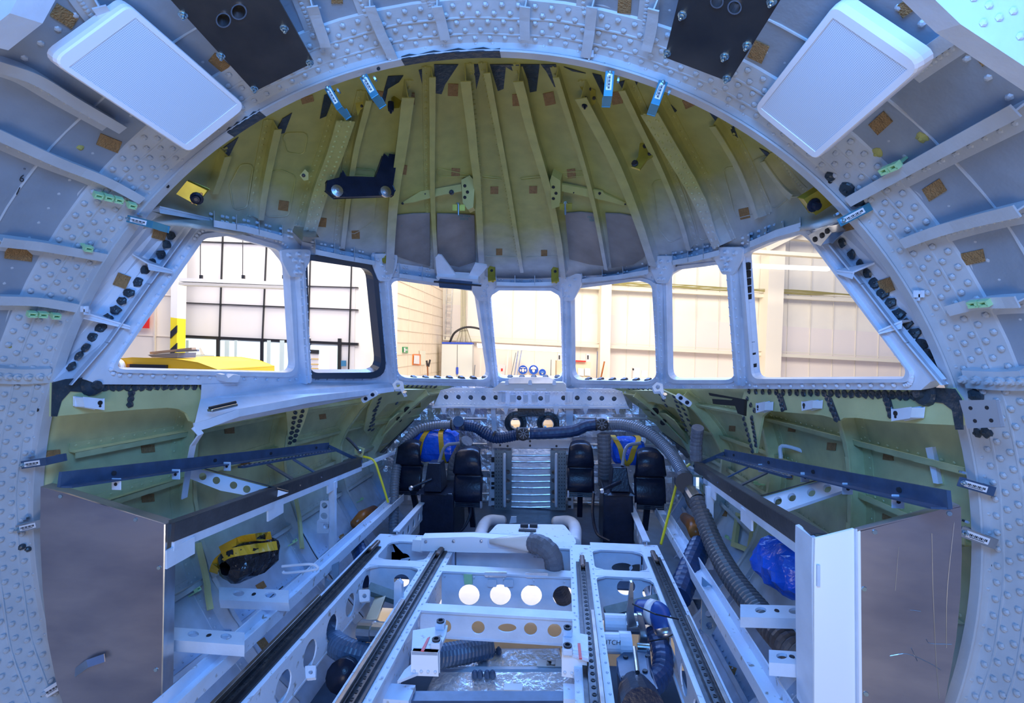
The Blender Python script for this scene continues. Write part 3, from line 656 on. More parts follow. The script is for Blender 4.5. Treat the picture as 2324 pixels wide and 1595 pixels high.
# ---------------------------------------------------------------- dark steel plates with two round holes
def dark_plate(pxY, holes, screws, label):
    c4 = [P(*q) for q in pxY]; pl = Plane(*c4[:3]); t = thing('steel_cover_plate', label, 'plate', tuple(sum(c4, V((0,0,0)))/4), 'dark steel plates over the cabin shell')
    pts = [pl.at(*q[:2]) for q in pxY]; m = MB()
    for x, y, r in holes: MB().prism([pl.at(*p, -.03) for p in circ(x, y, r+4, 18)], -pl.n*.003).build('hole_shade_disc', M_blkmat, t)  # black disc added behind each hole, the shade inside put in as colour
    m.prism(pts, -pl.n*.006, [[pl.at(*p) for p in circ(x, y, r, 18)] for x, y, r in holes]); m.build('plate', M_plate, t)
    for x, y, r in holes:
        mm = MB(); a = [pl.at(*p, 0.004) for p in circ(x, y, r+1.5, 20)]; b = [pl.at(*p, 0.004) for p in circ(x, y, r-1.5, 20)]; mm.prism(a, -pl.n*.05, [b]); mm.build('hole_collar', M_steel, t)
    for x, y in screws:
        mm = MB(); p = pl.at(x, y, 0); mm.lathe(p, pl.n, [(.011, 0), (.011, .002), (.008, .003), (.0075, .008), (.005, .009), (.004, .016), (.002, .017)], 10); mm.build('screw', M_zinc, t)
dark_plate([(360,-30,1.04),(620,-22,1.12),(712,142,1.33),(577,208,1.28)], [(507,46,16),(542,27,17)], [(415,32),(501,125),(645,63),(703,141),(577,200)], 'dark steel plate left of centre overhead, two holes')
dark_plate([(1545,-22,1.12),(1790,-30,1.04),(1655,186,1.28),(1508,130,1.33)], [(1627,4,14),(1667,17,15)], [(1549,33),(1696,102),(1645,127),(1650,177),(1752,2),(1514,120)], 'dark steel plate right of centre overhead, two holes')

# ---------------------------------------------------------------- ring clamps
def clamp(px, py, L, w, ang, mt, label, Y=1.455):
    c = P(px, py, Y); t = thing('ring_clamp', label, 'clamp', tuple(c), 'strap clamps around the ring frame')
    a = ang*D2; ux = V((math.cos(a), 0, -math.sin(a))); uy = V((math.sin(a), 0, math.cos(a))); s_ = Y/FPX
    L, w = L*s_, w*s_; k = V((0, -1, 0))
    m = MB(); m.box(c, (L, .004, w), (ux, V((0,1,0)), uy)); m.box(c + ux*L*.46 + V((0,.035,0)), (.004, .07, w), (ux, V((0,1,0)), uy)); m.box(c + ux*L*.3 + V((0,.065,0)), (L*.4, .004, w), (ux, V((0,1,0)), uy)); m.build('strap', mt, t, bevel=.001)
    m = MB(); m.box(c + k*.003 - ux*L*.04, (L*.62, .001, w*.62), (ux, V((0,1,0)), uy)); st = m.build('sticker', M_stick, t)
    m = MB()
    for i in range(12): m.box(c + k*.004 + ux*L*(-.30 + .045*i), (L*(.012 + .012*(i*7 % 3)), .0006, w*.22), (ux, V((0,1,0)), uy))
    m.box(c + k*.004 - uy*w*.2 - ux*L*.05, (L*.4, .0006, w*.06), (ux, V((0,1,0)), uy)); m.build('barcode', M_ink, st)
    m = MB(); p = c - ux*L*.40; m.lathe(p + k*.002, k, [(.0075, 0), (.0075, .003), (.004, .004), (.004, .012), (.0015, .013)], 8); m.build('screw', M_zinc, t); m = MB(); m.lathe(c + uy*w*.9 - ux*L*.30 + V((0,.02,0)), uy, [(.009, 0), (.009, .006), (.005, .007)], 8); m.build('screw', M_zinc, t)
for x, y, L, w, a, mt, lb in ((757,222,60,16,60,M_bluebr,'blue strap clamp on the ring crown, leftmost of the overhead four'),(838,196,58,20,60,M_bluebr,'blue strap clamp on the ring crown, second from left overhead'),(1382,190,56,20,95,M_bluebr,'blue strap clamp on the ring crown, third from left overhead'),
  (1496,211,54,20,110,M_bluebr,'blue strap clamp on the ring crown, rightmost of the overhead four'),(318,503,72,18,14,M_bluebr,'blue strap clamp on the ring beside the left window strip'),(1940,487,72,18,-28,M_bluebr,'blue strap clamp on the ring beside the right window strip'),
  (77,1051,72,20,-9,M_blueR,'dark blue strap clamp on the left side of the ring, highest'),(2216,1104,72,20,16,M_blueR,'dark blue strap clamp on the right side of the ring'),(67,1194,76,20,-14,M_steel,'steel strap clamp at the top of the left aluminium panel'),
  (2220,1220,74,22,20,M_steel,'steel strap clamp beside the right aluminium panel')): clamp(x, y, L, w, a, mt, lb)
clamp(122, 1562, 78, 22, -32, M_stick, 'white strap clamp low on the left side of the ring')
m = MB(); m.sweep([P(150,1545,1.44), P(170,1527,1.40), P(200,1505,1.385), P(238,1492,1.40)], [(-.012, 0), (.012, 0), (.012, .003), (-.012, .003)], V((0, -1, .2))); tag(m.build('metal_strap', M_steel), 'shiny bent metal strap across the left aluminium panel', 'strap')

# little lugs on the ring, steel test plate at right
for x, y, lb in ((889,128,'small white hook on the ring crown, left'),(1336,128,'small white lug on the ring crown, right'),(200,702,'white lug on the left of the ring at window height'),(2078,668,'white lug on the right of the ring at window height'),(55,1338,'grey lug low on the left side of the ring')):
    t = P(x, y, 1.488); m = MB(); m.box(t + V((0,-.012,0)), (.028, .004, .020)); m.box(t + V((0,-.004,-.01)), (.004, .02, .018)); m.rivet(t + V((0,-.014,.004)), (0,-1,0), .006); tag(m.build('mounting_lug', M_white), lb, 'lug', 'mounting lugs on the ring')
pl = Plane(P(2177,908,1.40), P(2268,908,1.30), P(2272,970,1.30)); t = thing('steel_pad', 'square steel pad with four screws on the right of the ring', 'plate', tuple(pl.at(2225,938)))
m = MB().prism([pl.at(*q) for q in ((2178,909),(2259,908),(2272,969),(2196,971))], -pl.n*.01); m.build('plate', mat('satin_grey_metal', (.42,.41,.43), .45, .3), t, bevel=.001)
for x, y in ((2203,926),(2240,925),(2213,955),(2250,954)): MB().lathe(pl.at(x, y), pl.n, [(.005, 0), (.005, .001), (.002, .0012)], 10).build('screw', M_ink, t)
# marker numbers written on the left bay of the shell
def textobj(txt, fn, px, py, hpx, ang, mt, name, parent=None, off=.002, wscale=1.0, extr=.0004):
    """lettering laid on a plane found from three viewpoints rays; returns a mesh object"""
    o3, x3, y3 = fn(px, py), fn(px + 10*math.cos(ang*D2), py + 10*math.sin(ang*D2)), fn(px + 10*math.sin(ang*D2), py - 10*math.cos(ang*D2))
    ex = (x3-o3)/10; ey = (y3-o3)/10; n = ex.cross(ey).normalized()
    cu = bpy.data.curves.new(name, 'FONT'); cu.body = txt; cu.size = 1.0; cu.align_x = 'CENTER'; cu.align_y = 'CENTER'; cu.extrude = 0.0
    tmp = bpy.data.objects.new('tmp_text', cu); COL.objects.link(tmp); dg = bpy.context.evaluated_depsgraph_get(); me = bpy.data.meshes.new_from_object(tmp.evaluated_get(dg)); bpy.data.objects.remove(tmp)
    for v in me.vertices: c = v.co.copy(); v.co = o3 + ex*(c.x*hpx*1.35*wscale) + ey*(c.y*hpx*1.35) + n*off
    me.materials.clear(); me.materials.append(mt); ob = bpy.data.objects.new(name, me); COL.objects.link(ob)
    if parent is not None: ob.parent = parent; ob.matrix_parent_inverse = Matrix.Translation(-parent.location)
    return ob
def onfn(surf, off=.002): return lambda x, y: on(x, y, surf, off)[0]
textobj('6', onfn('near', .003), 47, 403, 18, 12, M_ink, 'marker_writing', near); textobj('1', onfn('near', .003), 38, 432, 20, 25, M_ink, 'marker_writing', near); textobj('"', onfn('near', .003), 52, 385, 12, 15, M_ink, 'marker_writing', near)

# green and white cable clips
def cable_clip(px, py, surf, label, w=.022, mt=None, n=2, fn=None):
    h = fn(px, py) if fn else on(px, py, surf)
    if not h: return
    p, nn = h; d, s_, u = frame_of(nn); m = MB()
    for k in range(n):
        c = p + nn*.05 + s_*(k-(n-1)/2)*w*1.2; m.box(c, (.018, w, .006), (nn, s_, u)); m.box(c + u*.012, (.018, w, .004), (nn, s_, u)); m.box(c + s_*w*.4 + u*.006, (.018, .004, .012), (nn, s_, u)); m.box(c - s_*w*.4 + u*.006, (.018, .004, .012), (nn, s_, u))
    m.beam(p, p + nn*.05, .012, .006); return tag(m.build('cable_clip', mt or M_lime), label, 'clip', 'pale green cable clips')
for x, y, sf, n, lb in ((232,432,'near',3,'row of pale green clips under the upper left stringer'),(285,450,'near',1,'single pale green clip nearest the ring at upper left'),(184,550,'near',1,'pale green clip on the third left stringer'),(68,702,'near',2,'pale green clips on the fourth left stringer'),
   (110,706,'near',1,'bright green clip beside the fourth left stringer'),(2055,358,'near',2,'pale green clips below the right speaker'),(2262,672,'near',2,'pale green clips on the lower right stringer'),(500,1390,'wall_left',1,'lime clip low on the left wall frame'),(430,1352,'wall_left',1,'green clip halfway down the left wall frame'),
   (655,1238,'wall_left',1,'green clip on the second left wall frame'),(810,1140,'wall_left',1,'green clip behind the left upright'),(1665,1230,'wall_right',1,'green clip on the right wall frame'),(1735,1100,'wall_right',1,'green clip behind the right perforated bracket')): cable_clip(x, y, sf, lb, n=n)

# ---------------------------------------------------------------- roof fittings
def roofbracket(pts, th, mt, label, name='roof_bracket', holes=(), bolts=(), Y=None, surf='dome', off=.09, cat='bracket', extra=None, boltmat=None):
    a = [on(x, y, surf, off) for x, y in pts]; pl = Plane(*[q[0] for q in a[:4]]) if Y is None else Plane(P(pts[0][0], pts[0][1], Y), P(pts[1][0], pts[1][1], Y), P(pts[2][0], pts[2][1], Y+.01))
    t = thing(name, label, cat, tuple(pl.at(*pts[0]))); m = MB()
    m.prism([pl.at(*p) for p in pts], -pl.n*th, [[pl.at(*p) for p in circ(*h, 12)] for h in holes]); m.build('plate', mt, t)
    for x, y, r in bolts: MB().lathe(pl.at(x, y), pl.n, [(r, 0), (r, r*.5), (r*.6, r*.6), (r*.5, r*1.4)], 8).build('bolt', boltmat or M_ink, t)
    return t, pl
# long angled arms of the two middle frames
def arm(pts, plate, mount, bolts, Y, lb):
    t, pl = roofbracket(pts, .012, M_green, lb, 'angled_arm', bolts=bolts, Y=Y, cat='arm')
    m = MB(); m.prism([pl.at(*p, .03) for p in mount], -pl.n*.10); m.build('mount_block', M_green, t)
    m = MB()
    for x, y in ((mount[0][0]+8, mount[0][1]+14), (mount[0][0]+14, mount[0][1]+28), (mount[0][0]+8, mount[0][1]+40)): m.lathe(pl.at(x, y, .03), pl.n, [(.009, 0), (.009, .004), (.004, .006)], 8)
    m.build('bolt', M_blkmat, t)
    m = MB(); x, y = plate; m.prism([pl.at(x-13, y-4, .04), pl.at(x+15, y-4, .04), pl.at(x+15, y+10, .04), pl.at(x-13, y+10, .04)], -pl.n*.006); m.build('tab', M_gold, t)
    m = MB(); m.cyl(pl.at(x, y-8, .05), pl.at(x, y+20, .05), .006, 8); m.lathe(pl.at(x, y-4, .05), UP, [(.012, 0), (.012, .008)], 6); m.build('adjuster_bolt', M_zinc, t)
arm([(907,463),(954,434),(1046,418),(1048,434),(1000,443),(938,459)], (1040,468), [(1047,408),(1066,398),(1078,412),(1074,470),(1062,476),(1050,460)], [(1025,437,.014),(914,462,.007),(965,440,.004)], 2.62, 'green angled arm left of the roof centre')
arm([(1275,418),(1368,435),(1372,440),(1424,462),(1420,468),(1385,458),(1275,434)], (1283,466), [(1248,410),(1252,397),(1272,410),(1272,468),(1252,474),(1250,440)], [(1361,438,.008),(1419,463,.005),(1302,437,.004)], 2.62, 'green angled arm right of the roof centre')
# black arm with two round bosses
pl = Plane(P(740,420,2.05), P(895,430,2.25), P(890,352,2.25)); t = thing('black_support_arm', 'matt black support arm with two round bosses hanging from left roof frames', 'arm', tuple(pl.at(890,400)))
MB().prism([pl.at(*p) for p in ((742,410),(772,402),(778,388),(786,400),(852,402),(872,350),(882,356),(884,350),(902,352),(892,420),(897,432),(893,443),(760,446),(741,430))], -pl.n*.03).build('plate', M_black, t, bevel=.003)
for x, y in ((764,434),(874,436)): MB().lathe(pl.at(x, y), pl.n, [(.026, 0), (.026, .012), (.013, .014), (.013, .020), (.007, .021)], 16).build('boss', M_steel, t)
# bent brackets with black rubber feet
for q, ft, lb in (([(893,222),(898,200),(908,178),(926,180),(920,200),(906,245),(892,246)], (884,248), 'bent green roof bracket with black rubber foot, left'), ([(1302,172),(1322,172),(1330,195),(1352,205),(1352,232),(1340,246),(1316,232),(1322,205)], (1324,238), 'bent green roof bracket with black rubber foot, right')):
    t, pl = roofbracket(q, .012, M_gold, lb, Y=1.95, bolts=[(q[2][0]+8, q[2][1]+8, .007), (q[3][0]-4, q[3][1]+18, .007)])
    m = MB(); m.lathe(pl.at(ft[0]+3, ft[1]-16, .03), -UP, [(.012, 0), (.013, .02), (.011, .035), (.005, .036), (.004, .045)], 12); m.build('rubber_foot', M_black, t)
t, pl = roofbracket([(806,225),(822,205),(834,212),(832,238),(818,250),(812,262),(808,244)], .01, M_gold, 'small yellow bracket behind the second blue clamp', Y=1.9, bolts=[(826,219,.008),(821,241,.006)])
t, pl = roofbracket([(1432,378),(1448,356),(1452,326),(1462,318),(1480,330),(1483,352),(1468,362),(1452,384)], .012, M_gold, 'yellow bracket with two white studs on the right roof frame', Y=2.2, bolts=[(1464,332,.010),(1475,349,.010),(1441,372,.015)])
t, pl = roofbracket([(1047,266),(1058,264),(1064,274),(1062,284),(1048,282)], .006, M_green, 'small square lug left of the centre stringer', Y=2.3, bolts=[(1055,276,.010)], name='square_lug', cat='lug')
t, pl = roofbracket([(1212,264),(1224,262),(1228,274),(1224,283),(1214,281)], .006, M_green, 'small square lug right of the centre stringer', Y=2.3, bolts=[(1219,272,.004)], name='square_lug', cat='lug')
t, pl = roofbracket([(680,398),(692,384),(700,392),(700,408),(690,410)], .006, M_green, 'tear shaped lug on the left riveted frame', Y=2.05, bolts=[(689,398,.008)], name='square_lug', cat='lug')
for x, y, Y, lb in ((876,578,2.95,'yellow clip bracket above the post right of the opening window'),(1116,622,3.55,'yellow clip bracket left of the centre window'),(1260,624,3.55,'yellow clip bracket right of the centre window')):
    t = thing('yellow_clip_bracket', lb, 'bracket', tuple(P(x, y, Y)), 'yellow clip brackets on the header'); pl = Plane(P(x-8, y-14, Y), P(x+8, y-14, Y), P(x, y+14, Y-.03))
    MB().prism([pl.at(*p) for p in ((x-9,y-12),(x-4,y-18),(x+7,y-16),(x+8,y+12),(x+3,y+17),(x-8,y+13))], -pl.n*.012).build('plate', M_gold, t, bevel=.002)
    MB().lathe(pl.at(x, y-8), pl.n, [(.011, 0), (.011, .004), (.005, .005), (.005, .012)], 8).build('bolt', M_ink, t); MB().prism([pl.at(*p, .01) for p in ((x-9,y+8),(x+8,y+6),(x+9,y+13),(x-8,y+16))], -pl.n*.02).build('foot', M_gold, t)
for (q, b, lb) in (([(402,440),(425,412),(472,432),(446,464)], (447,450), 'yellow box bracket with black knob beside the left window strip'), ([(1826,452),(1862,430),(1894,460),(1852,487)], (1845,465), 'yellow box bracket with black knob beside the right window strip')):
    pl = Plane(P(q[0][0], q[0][1], 1.62), P(q[1][0], q[1][1], 1.62), P(q[2][0], q[2][1], 1.66)); t = thing('box_bracket', lb, 'bracket', tuple(pl.at(*q[0])), 'yellow box brackets beside the side windows')
    MB().prism([pl.at(*p) for p in q], -pl.n*.03).build('plate', M_gold, t, bevel=.002); MB().lathe(pl.at(*b), pl.n, [(.022, 0), (.022, .006), (.014, .008), (.012, .024), (.006, .025)], 12).build('knob', M_black, t)
    for s_ in (-1, 1): MB().lathe(pl.at(b[0] + s_*10, b[1] - s_*10), pl.n, [(.005, 0), (.004, .003)], 8).build('screw', M_orange, t)
# steel angle above the side post, and the white compass mount above the left front window
t = thing('steel_angle', 'bare steel angle at the foot of the left riveted frame', 'bracket', tuple(P(690,525,2.3))); pl = Plane(P(668,515,2.3), P(722,538,2.3), P(700,545,2.2))
MB().prism([pl.at(*p) for p in ((668,513),(712,518),(724,538),(688,537))], -pl.n*.004).build('plate', M_steel, t); MB().prism([pl.at(*p) for p in ((668,513),(688,537),(686,546),(664,524))], -pl.n*.004).build('lip', M_steel, t)
t = thing('compass_mount', 'white bracket with a dark blue bar above the left front window', 'bracket', tuple(P(1040,620,3.1))); pl = Plane(P(990,630,3.12), P(1085,640,3.12), P(1040,600,3.0))
MB().prism([pl.at(*p) for p in ((988,584),(994,578),(1002,580),(1036,626),(1036,634),(992,630))], -pl.n*.010).build('left_cheek', M_white, t)
MB().prism([pl.at(*p) for p in ((1060,632),(1078,598),(1104,602),(1106,606),(1082,634))], -pl.n*.010).build('right_cheek', M_white, t)
MB().prism([pl.at(*p, .03) for p in ((990,628),(1084,634),(1088,648),(996,640))], -pl.n*.05).build('cross_bar', M_white, t, bevel=.002)
MB().prism([pl.at(*p, .05) for p in ((996,637),(1070,644),(1070,657),(998,652))], -pl.n*.05).build('blue_bar', M_blueR, t, bevel=.003)
MB().cyl(pl.at(985,639,.05), pl.at(1092,648,.05), .006).build('pivot_rod', M_ink, t)
# grey composite panels between the stringers near the header
for q, lb in (([(884,486),(935,481),(974,480),(974,600),(930,588),(882,572)], 'grey composite panel on the roof, leftmost of four'), ([(990,481),(1040,482),(1076,484),(1078,590),(1040,602),(990,592)], 'grey composite panel on the roof, left of centre'),
              ([(1284,480),(1320,477),(1356,481),(1376,600),(1340,596),(1294,584)], 'grey composite panel on the roof, right of centre'), ([(1376,480),(1410,481),(1448,488),(1468,550),(1466,578),(1440,596),(1390,604)], 'grey composite panel on the roof, rightmost of four')):
    qq = [on(x, y, 'dome', .016) for x, y in q]
    if all(qq): tag(MB().prism([a[0] for a in qq], V((0, .006, .008))).build('composite_panel', M_grey), lb, 'panel', 'grey composite panels on the roof')
for x, y, lb in ((922,512,'a'), (1052,487,'b'), (1350,490,'c')):
    textobj('FAIL EIRA\nSEBITE', onfn('dome', .020), x, y, 5, 4, MATS.get('teal_ink') or mat('teal_ink', (.02,.22,.24), .6), 'stencil', ceil_)

# ================================================================ SILL PANELS, SHELF AND GUSSETS BELOW THE WINDOWS
def rowseal(m, pts, fn, r=.016, seed=0):
    for i, (x, y) in enumerate(pts):
        p, n = fn(x, y); m.blob(p, n, r, .004, n=10, seed=seed+i)
def lerpn(a, b, n): return [(a[0] + (b[0]-a[0])*k/(n-1), a[1] + (b[1]-a[1])*k/(n-1)) for k in range(n)]
SL = Plane(S(-1.33,1.60,.38), S(-1.255,2.69,.31), S(-1.33,1.60,.05)); SR = Plane(S(1.35,1.60,.38), S(1.255,2.69,.31), S(1.35,1.60,.05))
def flat(pl, off=.002): return lambda x, y: (pl.at(x, y, off), pl.n)
# left sill panel
o = MB().prism([SL.at(*p) for p in ((120,868),(300,866),(462,870),(460,890),(448,935),(440,960),(432,955),(424,938),(405,928),(380,925),(300,930),(200,938),(118,945))], -SL.n*.012).build('wall_left_sill', M_pale); struct(o)
m = MB(); rowseal(m, lerpn((238,878),(458,876),14), flat(SL), .017); rowseal(m, [(298,893),(296,905),(294,918)], flat(SL), .014, 40); m.build('sealed_fastener', M_seal, o)
m = MB(); m.prism([SL.at(*p, .004) for p in ((120,868),(150,860),(200,856),(235,866),(245,880),(225,892),(160,888),(140,910),(130,945),(118,945))], -SL.n*.004); m.lathe(SL.at(207,873), SL.n, [(.04, 0), (.034, .014), (.016, .018), (.014, .03)], 14); m.build('sealant', M_seal, o)
# right sill panel, with two arched cut-outs
def arch(x0, x1, y, yb): return [(x0, yb), (x0+6, y+12), (x0+22, y), (x1-22, y+6), (x1-6, y+16), (x1, yb+4)]
o = MB().prism([SR.at(*p) for p in ((1690,884),(1900,880),(2160,880),(2178,905),(2180,965),(2100,962),(2000,955),(1945,948),(1915,948),(1900,958),(1888,948),(1865,942),(1745,932),(1730,944),(1722,985),(1715,1028),(1706,1028),(1700,985),(1690,950),(1676,935))], -SR.n*.012).build('wall_right_sill', M_pale); struct(o)
m = MB(); rowseal(m, lerpn((1700,888),(2072,897),25), flat(SR), .016, 7)
for a, b, n in (((1768,898),(1776,928),4), ((1878,905),(1898,950),5), ((2012,905),(2022,940),4), ((1696,905),(1712,932),3), ((1688,950),(1708,1024),7), ((1706,948),(1716,1010),7)): rowseal(m, lerpn(a, b, n), flat(SR), .014, 90+n)
m.build('sealed_fastener', M_seal, o)
m = MB(); m.prism([SR.at(*p, .004) for p in ((2075,890),(2100,878),(2165,882),(2180,905),(2184,975),(2168,975),(2160,930),(2140,915),(2105,910),(2082,905))], -SR.n*.004); m.lathe(SR.at(2102,892), SR.n, [(.04, 0), (.034, .014), (.016, .018), (.014, .03)], 14)
for q in (((1762,893),(1774,893),(1785,930),(1776,932)), ((1872,900),(1886,902),(1906,955),(1890,948)), ((2006,902),(2020,905),(2030,942),(2018,944))): m.prism([SR.at(*p, .003) for p in q], -SR.n*.003)
m.build('sealant', M_seal, o)
# white folded brackets on the sills
def foldbr(x, y, w, h, pl, label, flip=1):
    t = thing('folded_bracket', label, 'bracket', tuple(pl.at(x, y)), 'white folded brackets on the sill panels'); e = pl.n
    MB().prism([pl.at(*p, .010) for p in ((x-w*.5*flip,y-h*.5),(x-w*.2*flip,y-h*.42),(x-w*.2*flip,y+h*.3),(x-w*.5*flip,y+h*.25))], -e*.008).build('foot', M_white, t)
    MB().prism([pl.at(*p, .045) for p in ((x-w*.2*flip,y-h*.42),(x+w*.5*flip,y-h*.3),(x+w*.5*flip,y+h*.5),(x-w*.15*flip,y+h*.3))], -e*.040).build('face', M_white, t, bevel=.002)
    m = MB(); m.lathe(pl.at(x+w*.36*flip, y+h*.0, .045), e, [(.008, 0), (.008, .002)], 10); m.lathe(pl.at(x+w*.36*flip, y+h*.25, .045), e, [(.004, 0), (.004, .002)], 8); m.build('hole', M_blkmat, t)
foldbr(203, 914, 66, 30, SL, 'white folded bracket on the left sill panel')
foldbr(1730, 923, 28, 26, SR, 'white folded bracket on the right sill, nearest the post', -1); foldbr(1837, 919, 34, 24, SR, 'white folded bracket in the middle of the right sill', -1); foldbr(2055, 938, 62, 32, SR, 'large white folded bracket on the right sill near the ring', -1)
t = thing('grab_bracket', 'white U bracket on the left window ledge', 'bracket', tuple(F1.at(520,857))); MB().prism([F1.at(*p, .05) for p in ((504,850),(512,849),(518,858),(530,850),(546,852),(540,868),(514,867))], -F1.n*.04).build('loop', M_white, t); MB().prism([F1.at(*p, .01) for p in ((494,850),(506,847),(506,860),(496,862))], -F1.n*.01).build('foot', M_white, t)
# left white shelf with its latch, running forward to the opening window
t = struct(MB().prism([V(p) for p in (PX(455,905,-1.30), PX(457,872,-1.28), F1.at(560,868), F1.at(690,866), F2.at(800,868), F2.at(890,868), F2.at(893,884,.03), P(700,908,2.35), P(540,938,1.95), P(470,962,1.83), P(440,968,1.78))], V((0, 0, -.012))).build('wall_left_shelf', M_white))
m = MB(); ed = [P(440,968,1.78), P(470,960,1.83), P(540,935,1.95), P(700,905,2.35), F2.at(893,882,.03)]; m.sweep(ed, [(-.003, -.02), (.006, -.02), (.006, .014), (-.003, .014)], V((0, 0, 1))); m.build('shelf_edge', M_white, t)
m = MB(); m.sweep([P(440,968,1.78), P(455,985,1.80), P(438,1010,1.82), P(428,1060,1.86), P(418,1130,1.9)], [(-.012, -.003), (.012, -.003), (.012, .003), (-.012, .003)], V((1, -.3, 0))); m.build('shelf_support', M_white, t)
t = thing('shelf_latch', 'steel latch on the corner of the white left shelf', 'latch', tuple(P(500,925,1.90))); p0, p1 = P(475,932,1.85), P(535,918,1.95)
MB().beam(p0, p1, .035, .012).build('latch_body', M_steel, t, bevel=.003); MB().cyl(p0 + V((0,0,.01)), p1 + V((0,0,.01)), .007).build('latch_pin', M_ink, t)
# green gussets under the front posts: webs with holes, sealed edges (left and right)
GP = {}
for sg, outl, holes, edge, dots, nm in (
  (-1, [(885,884),(1015,884),(1018,888),(935,965),(868,1030),(858,1022),(868,985),(885,955),(905,938),(955,925),(955,912),(925,908),(880,916),(850,950),(835,990),(826,976),(836,930),(850,900)], [(925,931,8),(906,952,6)],
   [(1018,884),(1026,888),(940,972),(868,1040),(860,1030),(935,958)], [((906,892),(900,915),2),((862,905),(838,975),9),((850,930),(846,975),5),((925,876),(1010,878),9)], 'wall_left_gusset'),
  (1, [(1505,886),(1392,886),(1398,892),(1470,965),(1560,1032),(1566,1026),(1552,985),(1530,955),(1510,940),(1450,930),(1448,915),(1480,912),(1530,925),(1555,960),(1562,990),(1572,985),(1560,935),(1545,905)], [(1486,934,9),(1505,958,7)],
   [(1388,884),(1398,884),(1475,962),(1568,1030),(1560,1040),(1465,968)], [((1498,895),(1512,920),3),((1530,900),(1558,975),8),((1545,915),(1568,965),5),((1405,880),(1500,882),10)], 'wall_right_gusset')):
    pl = Plane(S(sg*.80,4.30,.15), S(sg*1.40,4.20,-.45), S(sg*1.02,3.35,.20)); GP[sg] = pl
    o = struct(MB().prism([pl.at(*p) for p in outl], -pl.n*.01, ).build(nm, M_pale))
    m = MB().prism([pl.at(*p, -.05) for p in ((905,938),(955,925),(960,950),(868,1030),(862,1010))] if sg < 0 else [pl.at(*p, -.05) for p in ((1450,930),(1510,940),(1562,1020),(1556,1030),(1462,955))], -pl.n*.01); m.build('web', M_pale, o)
    m = MB(); m.prism([pl.at(*p, .006) for p in edge], -pl.n*.012); m.build('sealed_edge', M_seal, o)
    m = MB()
    for x, y, r in holes: m.prism([pl.at(*p, .006) for p in circ(x, y, r, 16)], -pl.n*.002)
    m.build('hole', M_blkmat, o)
    m = MB()
    for a, b, n in dots: rowseal(m, lerpn(a, b, n), flat(pl, .002), .018, n)
    m.build('sealed_fastener', M_seal, o)
# sealed wedge plates beside the frames
for sg, q, d1, d2, nm in ((-1, [(648,918),(705,912),(690,960),(668,1012),(655,1012),(652,960)], ((672,925),(658,1005),8), ((690,922),(668,1000),8), 'wall_left_wedge'),):
    pl = Plane(S(-1.30,2.6,.22), S(-1.33,2.75,-.12), S(-1.16,2.72,.22)); o = struct(MB().prism([pl.at(*p) for p in q], -pl.n*.008).build(nm, M_pale)); m = MB(); rowseal(m, lerpn(*d1), flat(pl), .013); rowseal(m, lerpn(*d2), flat(pl), .013, 30); m.build('sealed_fastener', M_seal, o)
# control levers and white link plates near the front corners
for q, lb in (((900,880,1),'white lever casting under the post between the left front windows'), ((1490,885,-1),'white lever casting under the post between the right front windows')):
    x, y, f = q; t = thing('lever_casting', lb, 'lever', tuple(P(x, y, 3.05))); pl = Plane(P(x-20, y, 3.05), P(x+20, y, 3.05), P(x, y+20, 3.0))
    MB().prism([pl.at(*p) for p in ((x-10,y-8),(x,y-18),(x+14,y-14),(x+16,y+2),(x+22,y+14),(x+16,y+16),(x+8,y+3),(x-4,y+3))], -pl.n*.02, [[pl.at(*p) for p in circ(x+3, y-7, 5, 12)]]).build('casting', M_white, t, bevel=.003)
    MB().lathe(pl.at(x+19, y+11), pl.n, [(.014, 0), (.012, .008)], 10).build('pin', M_steel, t)
for x, y, a, lb in ((838,900,-30,'white link plate with two black bolts left of the left lever casting'), (1552,908,35,'white link plate with two black bolts right of the right lever casting')):
    t = thing('link_plate', lb, 'plate', tuple(P(x, y, 3.0))); pl = Plane(P(x-20, y, 3.0), P(x+20, y, 3.0), P(x, y+20, 3.0)); c, s_ = math.cos(a*D2), math.sin(a*D2)
    def rt(u, v): return (x + u*c - v*s_, y + u*s_ + v*c)
    MB().prism([pl.at(*rt(*p)) for p in rounded([(-20,-7),(20,-7),(20,7),(-20,7)], 6, 4)], -pl.n*.01).build('plate', M_white, t)
    for u in (-9, 9): MB().lathe(pl.at(*rt(u, 0)), pl.n, [(.013, 0), (.011, .01)], 8).build('bolt', M_black, t)
t = thing('black_bent_bracket', 'matt black angular bracket on the right sill beside the post', 'bracket', tuple(SR.at(1650,905))); pl = Plane(P(1600,892,2.55), P(1700,905,2.35), P(1690,940,2.35))
MB().prism([pl.at(*p) for p in ((1608,891),(1690,906),(1688,943),(1674,938),(1668,920),(1618,916),(1616,905),(1660,908),(1664,905),(1610,897))], -pl.n*.02).build('plate', M_blkmat, t)
t = thing('side_console_bracket', 'tall pale green channel beside the right ring', 'bracket', tuple(P(2150,1060,1.72))); pl = Plane(P(2110,1015,1.75), P(2190,1020,1.66), P(2190,1095,1.66))
MB().prism([pl.at(*p) for p in ((2115,1014),(2192,1022),(2190,1100),(2130,1098))], -pl.n*.03).build('channel', M_pale, t, bevel=.003); MB().prism([pl.at(*p, .02) for p in ((2100,1016),(2116,1014),(2130,1098),(2118,1096))], -pl.n*.03).build('flange', M_white, t)
t = thing('white_rod', 'short white rod hanging below the right sill', 'rod', tuple(P(1903,1000,2.3))); MB().beam(P(1901,975,2.28), P(1909,1036,2.28), .022, .012).build('rod', M_white, t, bevel=.004); MB().lathe(P(1898,978,2.26), (0,-1,0), [(.014,0),(.012,.012)], 8).build('pin', M_black, t)
